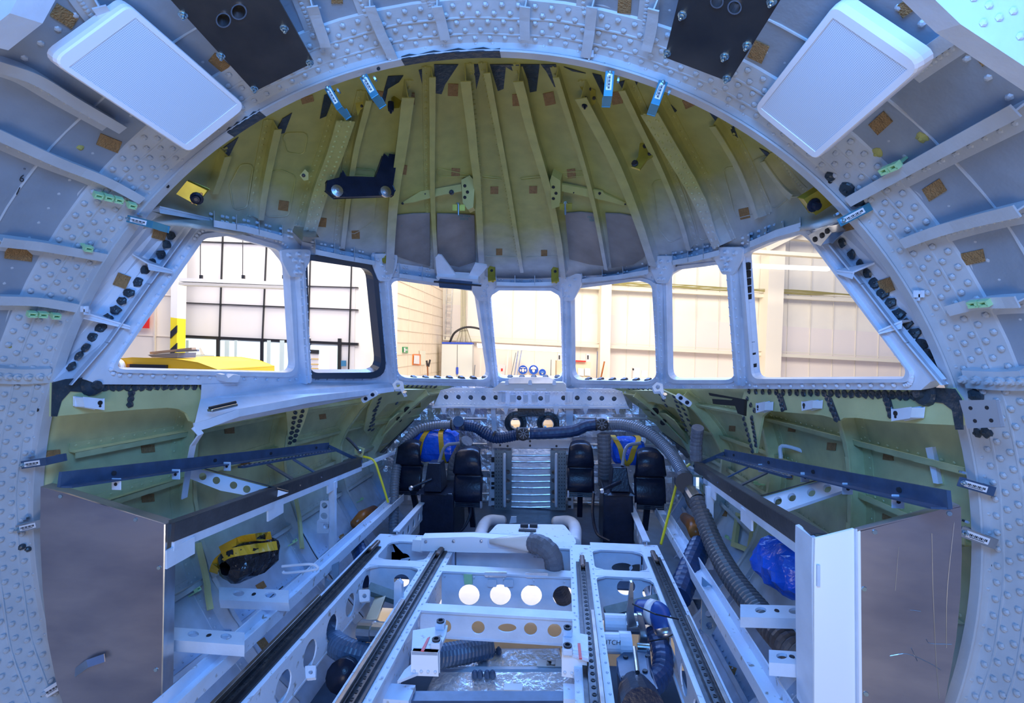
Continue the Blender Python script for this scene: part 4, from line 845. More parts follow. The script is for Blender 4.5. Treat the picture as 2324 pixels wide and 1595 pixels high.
t = thing('handle_bracket', 'white tubular handle on the right side wall', 'handle', tuple(P(1800,1035,2.6))); MB().tube(cat([P(1772,1040,2.6), P(1775,1012,2.6), P(1830,1028,2.55), P(1834,1050,2.55)], 5), .010, 8).build('tube', M_white, t)

# ================================================================ FRONT BULKHEAD WITH FOIL INSULATION
BY = 4.36
def B(x, y, dy=0.0): return P(x, y, BY - dy)
m = MB()
xs = [850 + i*15 for i in range(51)]; rows = []
for j in range(32):
    y = 862 + j*13.0; rows.append([B(x, y, .010*math.sin(x*.11 + j*.9) + .008*math.sin(j*2.3 + x*.031)) for x in xs])
m.grid(rows)
keep = [f for f in m.f if not any(math.hypot(850 + 15*(f[0] % 51) + 7.5 - hx_, 862 + 13*(f[0]//51) + 6.5 - hy_) < 13 for hx_, hy_ in ((1170, 960), (1244, 961)))]
m.f = keep; m.m = [0]*len(keep); bulk = struct(m.build('wall_front', M_foil, smooth=False))
m = MB()
for y, x0, x1 in ((948,1015,1105),(948,1310,1545),(972,990,1110),(1008,1300,1560),(1005,900,1105),(1052,1300,1500),(1066,1010,1110),(1118,1010,1110),(1140,1300,1560),(1160,1030,1400)):
    m.tube([B(x0, y, .02), B((x0+x1)/2, y + 1, .02), B(x1, y + 2, .02)], .010, 6)
m.build('foil_seam', M_foil2, bulk)
# white perforated girder above
G = lambda x, y: P(x, y, 4.20)
hol = [(1012,901),(1040,901),(1068,902),(1097,903),(1125,902),(1178,903),(1227,904),(1279,903),(1310,903),(1338,904),(1366,904),(1394,905)]
gird = struct(MB().prism([G(*p) for p in ((1000,885),(1025,880),(1390,882),(1412,888),(1425,922),(985,920))], V((0,.012,0)), [[G(*p) for p in circ(x, y, 5.6, 16)] for x, y in hol]).build('wall_front_girder', M_white))
MB().prism([P(*p, 4.26) for p in ((1004,889),(1396,889),(1410,917),(996,916))], V((0,.005,0))).build('girder_shade_sheet', M_seal, gird)  # dark sheet added so the girder holes read as shaded depth
m = MB(); m.prism([G(*p) for p in ((985,920),(1425,922),(1427,926),(983,924))], V((0,-.05,0)))
for x in range(1005, 1420, 9): m.rivet(G(x, 890), (0,-1,0), .007, .007); m.rivet(G(x, 916), (0,-1,0), .007, .007)
m.build('girder_flange', M_white, gird)
for x in (1007,1073,1148,1262,1329,1401): 
    m = MB(); m.prism([P(*p, 4.14) for p in ((x-7,922),(x+7,922),(x+2,940),(x-2,940))], V((0,.006,0))); m.build('hanger_tab', M_white, gird)
for x in (1138, 1291):
    m = MB(); m.prism([P(*p, 4.12) for p in ((x-8,890),(x+8,890),(x+8,912),(x-8,912))], V((0,.03,0))); m.prism([P(*p, 4.10) for p in ((x-3,890),(x+1,890),(x+1,912),(x-3,912))], V((0,.03,0))); m.build('latch_block', M_white, gird, bevel=.003)
for x in (1178, 1227):
    m = MB(); m.prism([P(*p, 4.13) for p in ((x-20,896),(x-8,896),(x-8,912),(x-20,912))], V((0,.02,0))); m.prism([P(*p, 4.13) for p in ((x+10,896),(x+19,896),(x+19,912),(x+10,912))], V((0,.02,0))); m.build('side_lug', M_white, gird, bevel=.002)
t = thing('glareshield_cover', 'ivory moulded cover across the centre above the perforated girder', 'cover', tuple(P(1203,880,4.0)))
MB().prism([P(*p, 4.0) for p in rounded([(1117,884),(1135,868),(1278,868),(1285,874),(1285,888),(1118,886)], 4, 3)], V((0,.14,0))).build('cover', M_beige, t, bevel=.01)
MB().prism([P(*p, 3.98) for p in ((1148,870),(1262,870),(1258,862),(1245,856),(1165,856),(1155,860))], V((0,.03,0))).build('upper_lip', M_steel, t)
for x in (1178, 1228): MB().prism([P(*p, 3.995) for p in ((x-11,881),(x+11,881),(x+11,885),(x-11,885))], V((0,.004,0))).build('label_plate', M_stick, t)
for x in (1150, 1203, 1258):
    MB().prism([P(*p, 3.97) for p in rounded([(x-5,874),(x-3,863),(x+3,863),(x+5,874)], 2, 2)], V((0,.01,0))).build('lug', M_white, t)
# uprights and cross bar of the centre bay
cb = struct(MB().prism([P(*p, 4.24) for p in ((1113,920),(1123,920),(1128,990),(1126,1158),(1106,1175),(1112,1100),(1118,990))], V((0,.03,0))).build('wall_front_upright', M_white))
MB().prism([P(*p, 4.24) for p in ((1284,920),(1302,920),(1298,990),(1300,1100),(1302,1178),(1290,1160),(1290,1000),(1286,990))], V((0,.03,0))).build('upright', M_white, cb)
m = MB(); m.prism([P(*p, 4.20) for p in ((1117,998),(1295,999),(1295,1017),(1117,1016))], V((0,.04,0))); m.build('cross_bar', M_white, cb)
m = MB(); [m.lathe(P(x, y, 4.199), (0,-1,0), [(.010,0),(.010,.003)], 8) for x, y in ((1135,1010),(1152,1012),(1203,1001),(1203,1011),(1263,1012))]; m.build('bolt', M_seal, cb)
m = MB()
for x in (1119, 1293):
    for y in (1040,1046,1073,1080,1097,1107,1133,1150): m.prism([P(*p, 4.195 if x > 1200 else 4.235) for p in ((x-4,y-3),(x+3,y-3),(x+3,y+3),(x-4,y+3))], V((0,.003,0)))
m.build('black_label', M_ink, cb)
# smooth foil panel with ribs between the drilled plates
o = struct(MB().prism([P(*p, 4.22) for p in ((1160,1018),(1250,1018),(1252,1162),(1158,1160))], V((0,.02,0))).build('wall_front_foil', M_foil2)); m = MB()
for y in (1033,1047,1062,1078,1092,1106,1122,1138,1150): m.tube([P(1160, y, 4.215), P(1205, y+1, 4.21), P(1250, y, 4.215)], .010, 8)
m.build('foil_rib', M_foil2, o)
for x0, x1, hx, lb in ((1122,1161,1152,'grey drilled plate with four round holes left of the smooth foil'), (1249,1285,1257,'grey drilled plate with four round holes right of the smooth foil')):
    t = thing('drilled_plate', lb, 'plate', tuple(P((x0+x1)/2, 1090, 4.15)), 'drilled plates beside the centre foil')
    MB().prism([P(*p, 4.15) for p in ((x0,1022),(x1,1023),(x1-1,1158),(x0,1157))], V((0,.01,0)), [[P(*p, 4.15) for p in circ(hx, y, 5.5, 14)] for y in (1071,1090,1117,1136)]).build('plate', M_hose if 0 else mat('grey_blue_metal', (.20,.25,.28), .4, .5, noise=.15, nscale=20), t)
    m = MB()
    for y in range(1030, 1156, 8):
        for dx in ((4, 10, 16) if x0 < 1200 else (20, 26, 32)): m.lathe(P(x0+dx, y, 4.149), (0,-1,0), [(.0045,0),(.004,.002)], 6)
    m.build('hole', M_ink, t)
    hxx = x0+24 if x0 < 1200 else x0+14
    m = MB(); m.tube(cat([P(hxx, 1032, 4.13), P(hxx-1, 1040, 4.08), P(hxx-1, 1140, 4.08), P(hxx, 1148, 4.13)], 4), .012, 8); m.build('handle_rail', M_white, t)
# dark plate at the top and two portholes
tag(MB().prism([B(*p, .06) for p in ((1174,922),(1236,922),(1236,944),(1176,946))], V((0,.02,0))).build('blue_black_plate', M_seal), 'blue black plate hanging under the girder at the centre', 'plate')
for x, y, lb in ((1170,960,'left round porthole in the foil wall'), (1244,961,'right round porthole in the foil wall')):
    t = thing('porthole', lb, 'porthole', tuple(B(x, y, .05)), 'round portholes in the front wall'); c = B(x, y, .04); q = [(V((math.cos(a), 0, math.sin(a)))) for a in [2*math.pi*k/28 for k in range(29)]]
    MB().grid([[c + d*.046 + V((0, .03, 0)), c + d*.046 + V((0, -.022, 0)), c + d*.054 + V((0, -.022, 0)), c + d*.075 + V((0, -.004, 0)), c + d*.100 + V((0, .0, 0)), c + d*.100 + V((0, .03, 0)), c + d*.046 + V((0, .03, 0))] for d in q]).build('porthole_ring', M_seal, t)
    m = MB(); m.tube([c + d*.047 + V((0,-.022,0)) for d in q], .004, 6); m.build('porthole_rim', M_steel, t)

# ---------------------------------------------------------------- air hose across the bulkhead
def hose(pts, r, mt, label, pitch=.02, amp=.10, cat_='hose', name='corrugated_hose', n=14, tagit=True, parent=None):
    c = cat(pts, 10); L = sum((b-a).length for a, b in zip(c, c[1:])); K = max(8, int(L/pitch*3)); out = []; rs = []; acc = 0; tgt = 0; i = 0
    for k in range(K+1):
        tgt = L*k/K
        while i < len(c)-2 and acc + (c[i+1]-c[i]).length < tgt: acc += (c[i+1]-c[i]).length; i += 1
        l = (c[i+1]-c[i]).length; out.append(c[i].lerp(c[i+1], min(1, (tgt-acc)/l if l else 0))); rs.append((r[0] + (r[1]-r[0])*k/K if isinstance(r, tuple) else r)*(1 - amp*(1 if k % 3 == 0 else 0)))
    o = MB().tube(out, rs, n).build(name, mt, parent, smooth=False)
    return tag(o, label, cat_) if label else o
hose([P(893,1212,3.35), P(894,1150,3.45), P(897,1085,3.6), P(912,1015,3.75), P(945,977,3.85), P(985,966,3.9), P(1028,964,3.9)], .036, M_hose, 'grey corrugated hose curving down the left of the foil wall', .022)
hose([P(1048,964,3.88), P(1080,970,3.88), P(1105,986,3.88), P(1130,994,3.9), P(1178,986,3.9)], .045, M_hose2, 'dark blue ribbed hose left of the centre valve')
hose([P(1200,984,3.9), P(1240,983,3.88), P(1300,978,3.88), P(1330,966,3.88), P(1352,963,3.88)], .047, M_hose2, 'dark blue wrapped hose right of the centre valve', .05, .04)
hose([P(1376,963,3.88), P(1420,965,3.8), P(1470,982,3.65), P(1515,1020,3.45), P(1545,1065,3.2), P(1558,1095,3.05)], (.046,.040), M_hose, 'grey corrugated hose curving down the right of the foil wall')
hose([P(1580,1132,2.85), P(1600,1185,2.75), P(1625,1245,2.6), P(1665,1315,2.4), P(1720,1385,2.2), P(1780,1455,2.0), P(1850,1520,1.88)], (.048,.060), M_hose3, 'long brown grey spiral hose along the right wall', .024, .12)
t = thing('hose_coupling', 'steel coupling between the right hoses', 'coupling', tuple(P(1570,1110,2.95))); MB().cyl(P(1553,1090,3.0), P(1582,1136,2.85), .052).build('sleeve', M_steel, t); MB().tube([P(1585,1122,2.9), P(1583,1100,2.9), P(1583,1080,2.9)], .032).build('branch', M_zinc, t)
for (x0, y0), (x1, y1) in (((1553,1090),(1557,1096)), ((1578,1130),(1582,1137))): MB().cyl(P(x0, y0, 3.0), P(x1, y1, 2.9), .060).build('clamp_band', M_ink, t)
for x, y, u, lb in ((1040,962,(1,-6),'grey hose T piece with open stub left of the centre valve'), (1188,984,(0,0),'round valve body at the middle of the hose run'), (1366,962,(0,0),'round valve body at the right end of the blue hose')):
    t = thing('hose_fitting', lb, 'fitting', tuple(P(x, y, 3.85)), 'hose fittings on the front wall'); MB().cyl(P(x-13, y, 3.88), P(x+13, y, 3.88), .050).build('body', M_hose, t)
    if u[0]: MB().tube([P(x, y, 3.86), P(x+2, y-4, 3.7), P(x, y-6, 3.6)], .042).build('stub', M_hose2, t)
    else:
        MB().lathe(P(x, y, 3.84), (0,-1,0), [(.048,0),(.048,.05),(.040,.052),(.040,.04)], 18).build('valve_face', M_ink, t); m = MB()
        for k in range(4): a = k*math.pi/4; m.beam(P(x, y, 3.79) + V((math.cos(a), 0, math.sin(a)))*.04, P(x, y, 3.79) - V((math.cos(a), 0, math.sin(a)))*.04, .006, .006, up=V((0,1,0)))
        m.build('grid', M_hose, t)
    for s_ in (-1, 1): MB().cyl(P(x+s_*15, y, 3.88), P(x+s_*12, y, 3.88), .054).build('clamp_band', M_ink if s_ < 0 else M_steel, t)
MB().cyl(P(1117,989,3.9), P(1121,991,3.9), .050).build('hose_band', M_ink); tag(bpy.data.objects['hose_band'], 'black tie band on the bend of the left dark blue hose', 'band')
hose([P(1028,1110,3.85), P(1030,1060,3.85), P(1042,1030,3.8), P(1060,1000,3.72)], .052, M_cloth, 'cloth covered duct stub behind the left inner pedal', .04, .05, name='cloth_duct')
hose([P(1372,1100,3.85), P(1372,1040,3.8), P(1370,985,3.8)], .052, M_cloth, 'cloth covered duct dropping from the right valve', .03, .05, name='cloth_duct')
hose([P(1580,1045,2.9), P(1580,1005,2.9), P(1584,970,2.85)], .035, M_cloth, 'cloth covered duct stub standing at the right wall', .03, .06, name='cloth_duct')

# ---------------------------------------------------------------- blue wrapped equipment and tape
def lump(c, rx, ry, rz, seed, nn=9, mm=14, sq=.6):
    rnd = random.Random(seed); rows = []
    def pw(v): return math.copysign(abs(v)**sq, v)
    tab = [[1 + .10*(rnd.random()-.5) for _ in range(mm)] for _ in range(nn+1)]
    for i in range(nn+1):
        th = math.pi*i/nn; r = []
        for k in range(mm+1):
            ph = 2*math.pi*k/mm; f = tab[i][k % mm] if 0 < i < nn else 1; r.append(V(c) + V((rx*pw(math.sin(th))*pw(math.cos(ph))*f, ry*pw(math.sin(th))*pw(math.sin(ph))*f, rz*pw(math.cos(th))*f)))
        rows.append(r)
    return rows
def strap(c, rx, ry, rz, x, w, ax='x', tilt=0, sq=.6):
    def pw(v): return math.copysign(abs(v)**sq, v)
    m = MB(); rows = []
    for k in range(33):
        a = 2*math.pi*k/32; f = 1.035
        if ax == 'x': q = [V(c) + V((x + tilt*math.sin(a) + d, ry*f*pw(math.cos(a)), rz*f*pw(math.sin(a)))) for d in (-w/2, w/2)]
        rows.append(q)
    return m.grid(rows)
for x, y, Y, rx, rz, sp, lb in ((990,1010,3.95,.20,.13,((-.10,.05),(.08,-.02)),'crumpled blue plastic wrapped unit behind the left pedals'), (1424,1022,3.9,.135,.105,((-.06,-.05),(.02,.06)),'crumpled blue plastic wrapped unit behind the right pedals')):
    c = P(x, y, Y); t = thing('wrapped_unit', lb, 'package', tuple(c), 'blue wrapped units on the foil wall'); MB().grid(lump(c, rx, .13, rz, x)).build('blue_wrap', M_bag, t)
    for i, (dx, tl) in enumerate(sp): strap(c, rx, .13, rz, dx, .04, tilt=tl).build('tape_band', M_tape, t, solid=.003)
# black bag on the left wall, blue bag on the right wall
def bagrows(p0, p1, r, seed, up=V((0,0,1)), flat=1.0):
    rnd = random.Random(seed); d = (p1-p0); rows = []
    t, s_, u = frame_of(d)
    for i in range(13):
        f = i/12; rr = r*(1 - abs(2*f-1)**6)**.5 if 0 < i < 12 else r*.35; row = []
        for k in range(19):
            a = 2*math.pi*(k % 18)/18; q = 1 + .07*math.sin(a*5 + i) + .05*math.sin(a*3 - i*1.7); row.append(p0 + d*f + (s_*math.cos(a)*flat + u*math.sin(a))*rr*q)
        rows.append(row)
    return rows
t = thing('wrapped_black_unit', 'black plastic wrapped unit with yellow tape on the left wall', 'package', tuple(P(560,1260,2.05)))
p0, p1 = P(510,1290,1.95), P(618,1243,2.2); MB().grid(bagrows(p0, p1, .085, 3)).build('black_wrap', M_blackbag, t)
def tapeon(pxs, w, fnY, mt, par, nm='tape_band'):
    c = cat([V((x, y, 0)) for x, y in pxs], 5); rows = []
    for i, q in enumerate(c):
        tt = (c[min(i+1, len(c)-1)] - c[max(i-1, 0)]).normalized(); nn = V((-tt.y, tt.x, 0)); rows.append([fnY(q.x + nn.x*w/2*s_, q.y + nn.y*w/2*s_) for s_ in (-1, 1)])
    return MB().grid(rows).build(nm, mt, par, solid=.003)
bb = MB().grid(bagrows(p0, p1, .089, 3)); BV['bag'] = bb.bvh()
def bagfn(x, y, sf='bag', Y=2.0): h = on(x, y, sf, .003); return h[0] if h else P(x, y, Y)
tapeon([(484,1300),(492,1278),(515,1258),(560,1248),(600,1242),(628,1238)], 20, bagfn, M_tape, t); tapeon([(500,1248),(540,1228),(580,1220),(615,1216)], 17, bagfn, M_tape, t)
t = thing('wrapped_blue_unit', 'bright blue plastic bundle on the right wall beside the aluminium box', 'package', tuple(P(1790,1290,2.1)))
p0, p1 = P(1745,1265,2.3), P(1838,1310,1.95); MB().grid(bagrows(p0, p1, .105, 5)).build('blue_wrap', M_bag, t)
MB().prism([P(*p, 1.87) for p in ((1826,1345),(1850,1338),(1850,1358),(1830,1358))], V((0,.02,0))).build('tape_end', M_tape, t)

# ---------------------------------------------------------------- rudder pedals and pedestals
def extr_frames(m, secs):
    """loft rectangles given as (centre, half width, half depth)"""
    vs = []; fs = []
    for c, w, d in secs: vs += [c + V((-w,-d,0)), c + V((w,-d,0)), c + V((w,d,0)), c + V((-w,d,0))]
    for i in range(len(secs)-1):
        for k in range(4): a, b = i*4+k, i*4+(k+1) % 4; fs.append((a, b, b+4, a+4))
    fs += [(3,2,1,0), tuple(range((len(secs)-1)*4, len(secs)*4))]; return m.add(vs, fs)
def pedal(x0, x1, y0, y1, Y, label):
    c = P((x0+x1)/2, y1, Y); w = (P(x1, y1, Y) - P(x0, y1, Y)).x/2; h = (P(x0, y0, Y).z - c.z); t = thing('rudder_pedal', label, 'pedal', tuple(c), 'black rudder pedals')
    prof = [(-.02,1.0),(-.06,.96),(-.075,.62),(-.02,.55),(.0,.50),(-.03,.44),(-.055,.16),(-.06,.0)]
    rows = []
    for dy, f in prof:
        ww = w*(.62 if f > .98 else .80 if f > .9 else 1.0); rows.append([c + V((u*ww, dy - .008*(1-u*u) + (.05 if f > .98 else 0), h*f - (.02*abs(u)**3 if f > .9 else 0))) for u in (-1,-.8,-.4,0,.4,.8,1)])
    MB().grid(rows).build('foot_plate', M_black, t, smooth=True, solid=.022)
    m = MB(); [m.cyl(c + V((-w, -.075 + .0*k, -.012*k + .005)), c + V((w, -.075, -.012*k + .005)), .0055, 8) for k in range(4)]; m.build('heel_roller', M_black, t)
    MB().beam(c + V((0,0,.02)), c + V((0,.14,-.25)), .04, .03).build('pedal_arm', M_black, t)
    for s_ in (-1, 1): MB().box(c + V((s_*w*.96, -.075, -.012)), (.012, .03, .05)).build('roller_bracket', M_steel, t)
    return t
pedal(908,962,1003,1106,3.72,'left pilot black rudder pedal, outer one behind the lever'); pedal(1035,1097,1018,1132,3.50,'left pilot black rudder pedal, inner one')
pedal(1288,1346,1005,1110,3.70,'right pilot black rudder pedal, inner one'); pedal(1437,1505,1022,1137,3.50,'right pilot black rudder pedal, outer one')
def pedestal(xl, xr, yt, yb, ux0, ux1, uy0, uy1, Y, side, label):
    t = thing('pedal_pedestal', label, 'pedestal', tuple(P((xl+xr)/2, yb, Y)), 'black pedal pedestals'); a = P(xl, yb, Y); b = P(xr, yb, Y); zt = P(xl, yt, Y).z; cx = (a.x+b.x)/2; w = (b.x-a.x)/2; z0 = a.z - .05; d = .20
    m = MB(); extr_frames(m, [(V((cx, Y+d, z0)), w, d), (V((cx + side*.0, Y+d, zt)), w*.94, d*.9)]); m.build('lower_box', M_black, t, bevel=.012)
    z1 = P(ux0, uy1, Y).z; z2 = P(ux0, uy0, Y).z; c1 = P((ux0+ux1)/2, uy1, Y+.05); w1 = (P(ux1, uy1, Y).x - P(ux0, uy1, Y).x)/2
    m = MB(); extr_frames(m, [(V((c1.x, Y+.14, zt)), w*.9, .16), (V((c1.x, Y+.14, z1-.005)), w1*1.05, .12)]); m.build('shoulder', M_black, t, bevel=.006)
    m = MB(); extr_frames(m, [(V((c1.x, Y+.12, z1)), w1, .10), (V((c1.x, Y+.13, z2)), w1*.72, .06)]); m.build('upper_box', M_black, t, bevel=.006)
    h = V((c1.x, Y+.01, (z1+z2)/2)); m = MB(); m.cyl(h, h + V((-.13, -.05, -.05)) , .010, 10); m.build('crank_arm', M_black, t); MB().lathe(h + V((-.13,-.06,-.05)), (0,-1,0), [(.014,0),(.018,.01),(.012,.022)], 12).build('crank_knob', M_steel, t)
    MB().tube(cat([h + V((.02,.1,.08)), h + V((.06,.16,.20)), h + V((.16,.2,.22))], 6), .012, 8).build('conduit', M_hose, t)
pedestal(950,1030,1120,1215,963,1004,1056,1118,3.36,1,'black pedestal box between the left pilot pedals'); pedestal(1368,1440,1122,1232,1385,1430,1066,1118,3.30,-1,'black pedestal box between the right pilot pedals')
# cables beside pedestals
for pts, lb in (([(1062,1135,3.5),(1068,1160,3.45),(1058,1190,3.4),(1038,1212,3.35)],'black cable below the left inner pedal'), ([(1347,1120,3.5),(1345,1165,3.4),(1355,1210,3.3),(1385,1228,3.2)],'black cable beside the right pedestal')): tag(MB().tube(cat([P(*p) for p in pts], 6), .010, 8).build('cable', M_black), lb, 'cable')

# ================================================================ FLOOR FRAME
ZF = -0.63
ff = thing('floor_frame', 'white riveted floor frame with cross beams and lightening holes under the seat tracks', 'floor frame', (0, 2.1, ZF))
Y0F, Y1F = 1.38, 2.84
def webplate(m, x, ya, yb, zt, zb, holes, th=.006):
    """upright plate along the fuselage with round holes; holes are (y, z, r)"""
    o = [V((x, ya, zt)), V((x, yb, zt)), V((x, yb, zb)), V((x, ya, zb))]
    m.prism(o, V((th, 0, 0)), [[V((x, y + r*math.cos(a), z + r*math.sin(a))) for a in [2*math.pi*k/18 for k in range(18)]] for y, z, r in holes])
for x in (-.77, .77):
    m = MB(); m.box((x, (Y0F+Y1F)/2, ZF-.006), (.105, Y1F-Y0F, .012)); sgn = -1 if x > 0 else 1
    webplate(m, x + sgn*.045, Y0F, Y1F, ZF-.012, ZF-.17, [(1.46 + .185*k, ZF-.09, .052) for k in range(7)]); m.box((x + sgn*.035, (Y0F+Y1F)/2, ZF-.17), (.035, Y1F-Y0F, .008)); m.build('outer_track_beam', M_dirty, ff)
for x in (-.385, .385):
    m = MB(); m.box((x, (Y0F+2.80)/2, ZF-.006), (.125, 2.80-Y0F, .012)); m.box((x - .03, (Y0F+2.80)/2, ZF-.10), (.008, 2.80-Y0F, .18)); m.box((x + .03, (Y0F+2.80)/2, ZF-.10), (.008, 2.80-Y0F, .18)); m.build('centre_track_beam', M_dirty, ff)
for x, yb in ((-.95, 3.55), (.96, 3.55)):
    m = MB(); m.box((x, (1.36+yb)/2, ZF-.02), (.075, yb-1.36, .008)); m.box((x-.036, (1.36+yb)/2, ZF-.0), (.006, yb-1.36, .05)); m.box((x+.036, (1.36+yb)/2, ZF-.0), (.006, yb-1.36, .05)); m.build('side_channel', M_dirty, ff)
def crossbeam(Y, xa, xb, flw, zb, holes, yoff=.0):
    m = MB(); m.box(((xa+xb)/2, Y, ZF-.004), (xb-xa, flw, .010))
    o = [V((xa, Y-flw*.35, ZF-.008)), V((xb, Y-flw*.35, ZF-.008)), V((xb, Y-flw*.35, zb)), V((xa, Y-flw*.35, zb))]
    m.prism(o, V((0, .006, 0)), [[V((q.x, Y-flw*.35, q.z)) for q in h] for h in holes]); m.box(((xa+xb)/2, Y-flw*.15, zb), (xb-xa, flw*.5, .008)); return m.build('cross_beam', M_white, ff)
def hY(Y, lst): return [[P(*p, Y) for p in circ(x, y, rx, 20, ry)] for x, y, rx, ry in lst]
crossbeam(2.78, -.33, .33, .09, ZF-.20, [])
crossbeam(2.43, -.33, .33, .07, ZF-.235, hY(2.4055, [(1064.5,1350,24,24),(1135.6,1350,24,24),(1206,1351,24,24),(1278.5,1353,24,24)]))
crossbeam(2.055, -.33, .33, .06, ZF-.115, hY(2.034, [(1085,1424,15,15),(1151,1425,21,10),(1204,1427,15,15),(1258.5,1431,16,16),(1012,1422,12,15)]))
for s_, hs2, hs1 in ((-1, [(911,1318,18,15)], [(915,1268,16,13),(868,1264,6,13)]), (1, [(1421,1332,21,19),(1478,1345,20,17)], [(1412,1288,24,11),(1448,1290,20,10)])):
    a, b = sorted((s_*.44, s_*.72)); crossbeam(2.46, a, b, .07, ZF-.22, hY(2.4355, hs2)); crossbeam(2.79, a, b, .10, ZF-.17, hY(2.755, hs1))
    m = MB()
    for cx, cy in ((a, 2.50), (b, 2.50), (a, 2.735), (b, 2.735), (a, 2.42), (b, 2.42)):                # rounded corner fillets of the bays
        dx = .05 if cx == a else -.05; dy = .05 if cy in (2.50,) else -.05; m.prism([V((cx, cy, ZF+.001)), V((cx+dx, cy, ZF+.001)), V((cx+dx*.3, cy+dy*.3, ZF+.001)), V((cx, cy+dy, ZF+.001))], V((0,0,-.01)))
    m.build('corner_gusset', M_white, ff)
m = MB()
for x in (-.385, .385):
    for k in range(26):
        for s_ in (-1, 1): m.rivet(V((x + s_*.052, 1.44 + k*.053, ZF+.001)), (0,0,1), .005)
for k in range(22): m.rivet(V((-.31 + k*.03, 2.76, ZF+.001)), (0,0,1), .004); m.rivet(V((-.31 + k*.03, 2.39, ZF-.02)), (0,-1,0), .005) if k % 5 == 0 else None
m.build('rivet_row', M_white, ff)
for x, y in ((1125,1303),(1218,1305)): MB().prism([P(*p, 2.40) for p in rounded([(x-27,y-6),(x+27,y-6),(x+24,y+6),(x-24,y+6)], 4, 3)], V((0,-.004,0))).build('foil_repair', M_foil2, ff)
m = MB(); m.prism([P(*p, 2.39) for p in ((1052,1304),(1071,1304),(1072,1326),(1054,1326))], V((0,.01,0))); m.build('green_tab', M_lime, ff)
for x in (1117, 1155): MB().prism([P(*p, 2.39) for p in rounded([(x-11,1316),(x+10,1316),(x+10,1332),(x-11,1332)], 3, 2)], V((0,.006,0))).build('small_plate', M_white, ff)
textobj('BUSH MOUNT\nTHRU BOLTS\nW GOLD', lambda x, y: P(x, y, 2.742), 1222, 1259, 4, 3, M_ink, 'pencil_note', ff, off=.0)
# seat tracks
def track(x, y0, y1, label, inner=False):
    t = thing('seat_track', label, 'seat track', (x, (y0+y1)/2, ZF), 'dark seat tracks on the floor beams'); m = MB(); m.box((x, (y0+y1)/2, ZF+.004), (.066, y1-y0, .008)); m.box((x-.014, (y0+y1)/2, ZF+.014), (.006, y1-y0, .014)); m.box((x+.014, (y0+y1)/2, ZF+.014), (.006, y1-y0, .014)); m.build('track_rail', M_blkmat if 0 else mat('worn_black_steel', (.022,.022,.026), .3, .4, nscale=25, col2=(.09,.08,.07), c2lo=.5, c2hi=.8), t)
    m = MB(); k = y0 + .03
    while k < y1-.05: m.lathe((x, k, ZF+.0082), (0,0,1), [(.008,0),(.008,.0015),(.0045,.002),(.0045,.0005)], 8); k += .034
    m.build('track_hole', M_ink, t, )
    MB().box((x + (-.026 if x < 0 else .022), y0+.33, ZF+.022), (.016, .68, .022)).build('wear_strip', mat('bronze_steel', (.20,.165,.14), .3, .8, noise=.3, nscale=20), t, bevel=.002)
    MB().box((x, y1-.02, ZF+.018), (.026, .13, .022)).build('end_stop', mat('brown_steel', (.17,.11,.085), .35, .6, noise=.3, nscale=25), t, bevel=.008)
track(-.77, 1.38, 2.64, 'outermost left dark seat track'); track(-.385, 1.38, 2.62, 'dark seat track just left of the floor centre'); track(.385, 1.38, 2.56, 'dark seat track just right of the floor centre'); track(.77, 1.38, 2.66, 'outermost right dark seat track')
# white duct across the front beam with its nozzle and cloth sleeve
t = thing('air_duct', 'flat white air duct lying across the front floor beam with a conical nozzle', 'duct', tuple(P(1070,1240,2.66)))
MB().prism([P(*p, 2.62) for p in ((957,1221),(1070,1219),(1188,1226),(1200,1250),(1196,1255),(1070,1253),(955,1249))], V((0,.07,0))).build('duct_body', M_bright, t, bevel=.006); MB().prism([P(*p, 2.64) for p in ((938,1226),(957,1226),(957,1252),(936,1248))], V((0,.06,0))).build('duct_end', M_bright, t, bevel=.004)
MB().tube([P(1112,1228,2.60), P(1150,1229,2.58), P(1196,1232,2.56), P(1206,1232,2.56)], [.012, .028, .046, .047], 16).build('nozzle', M_beige, t, smooth=True)
MB().prism([P(*p, 2.615) for p in rounded([(1105,1222),(1180,1222),(1192,1246),(1108,1244)], 8, 4)], V((0,.004,0))).build('nozzle_flange', M_white, t)
m = MB(); [m.lathe(P(x, y, 2.615), (0,-1,0), [(.009,0),(.008,.004),(.004,.005)], 8) for x, y in ((966,1229),(1029,1228),(1092,1228))]; m.build('washer_screw', M_steel, t)
MB().cyl(P(1202,1231,2.56), P(1212,1232,2.56), .052).build('hose_clamp', M_ink, t); MB().cyl(P(1205,1231,2.56), P(1208,1232,2.56), .054).build('clamp_ring', M_steel, t)
hose([P(1208,1232,2.55), P(1232,1238,2.50), P(1252,1258,2.48), P(1258,1285,2.50), P(1262,1320,2.62), P(1280,1360,2.8)], .050, M_cloth, 'grey wrinkled cloth sleeve bending down from the white nozzle', .035, .07, name='cloth_sleeve')
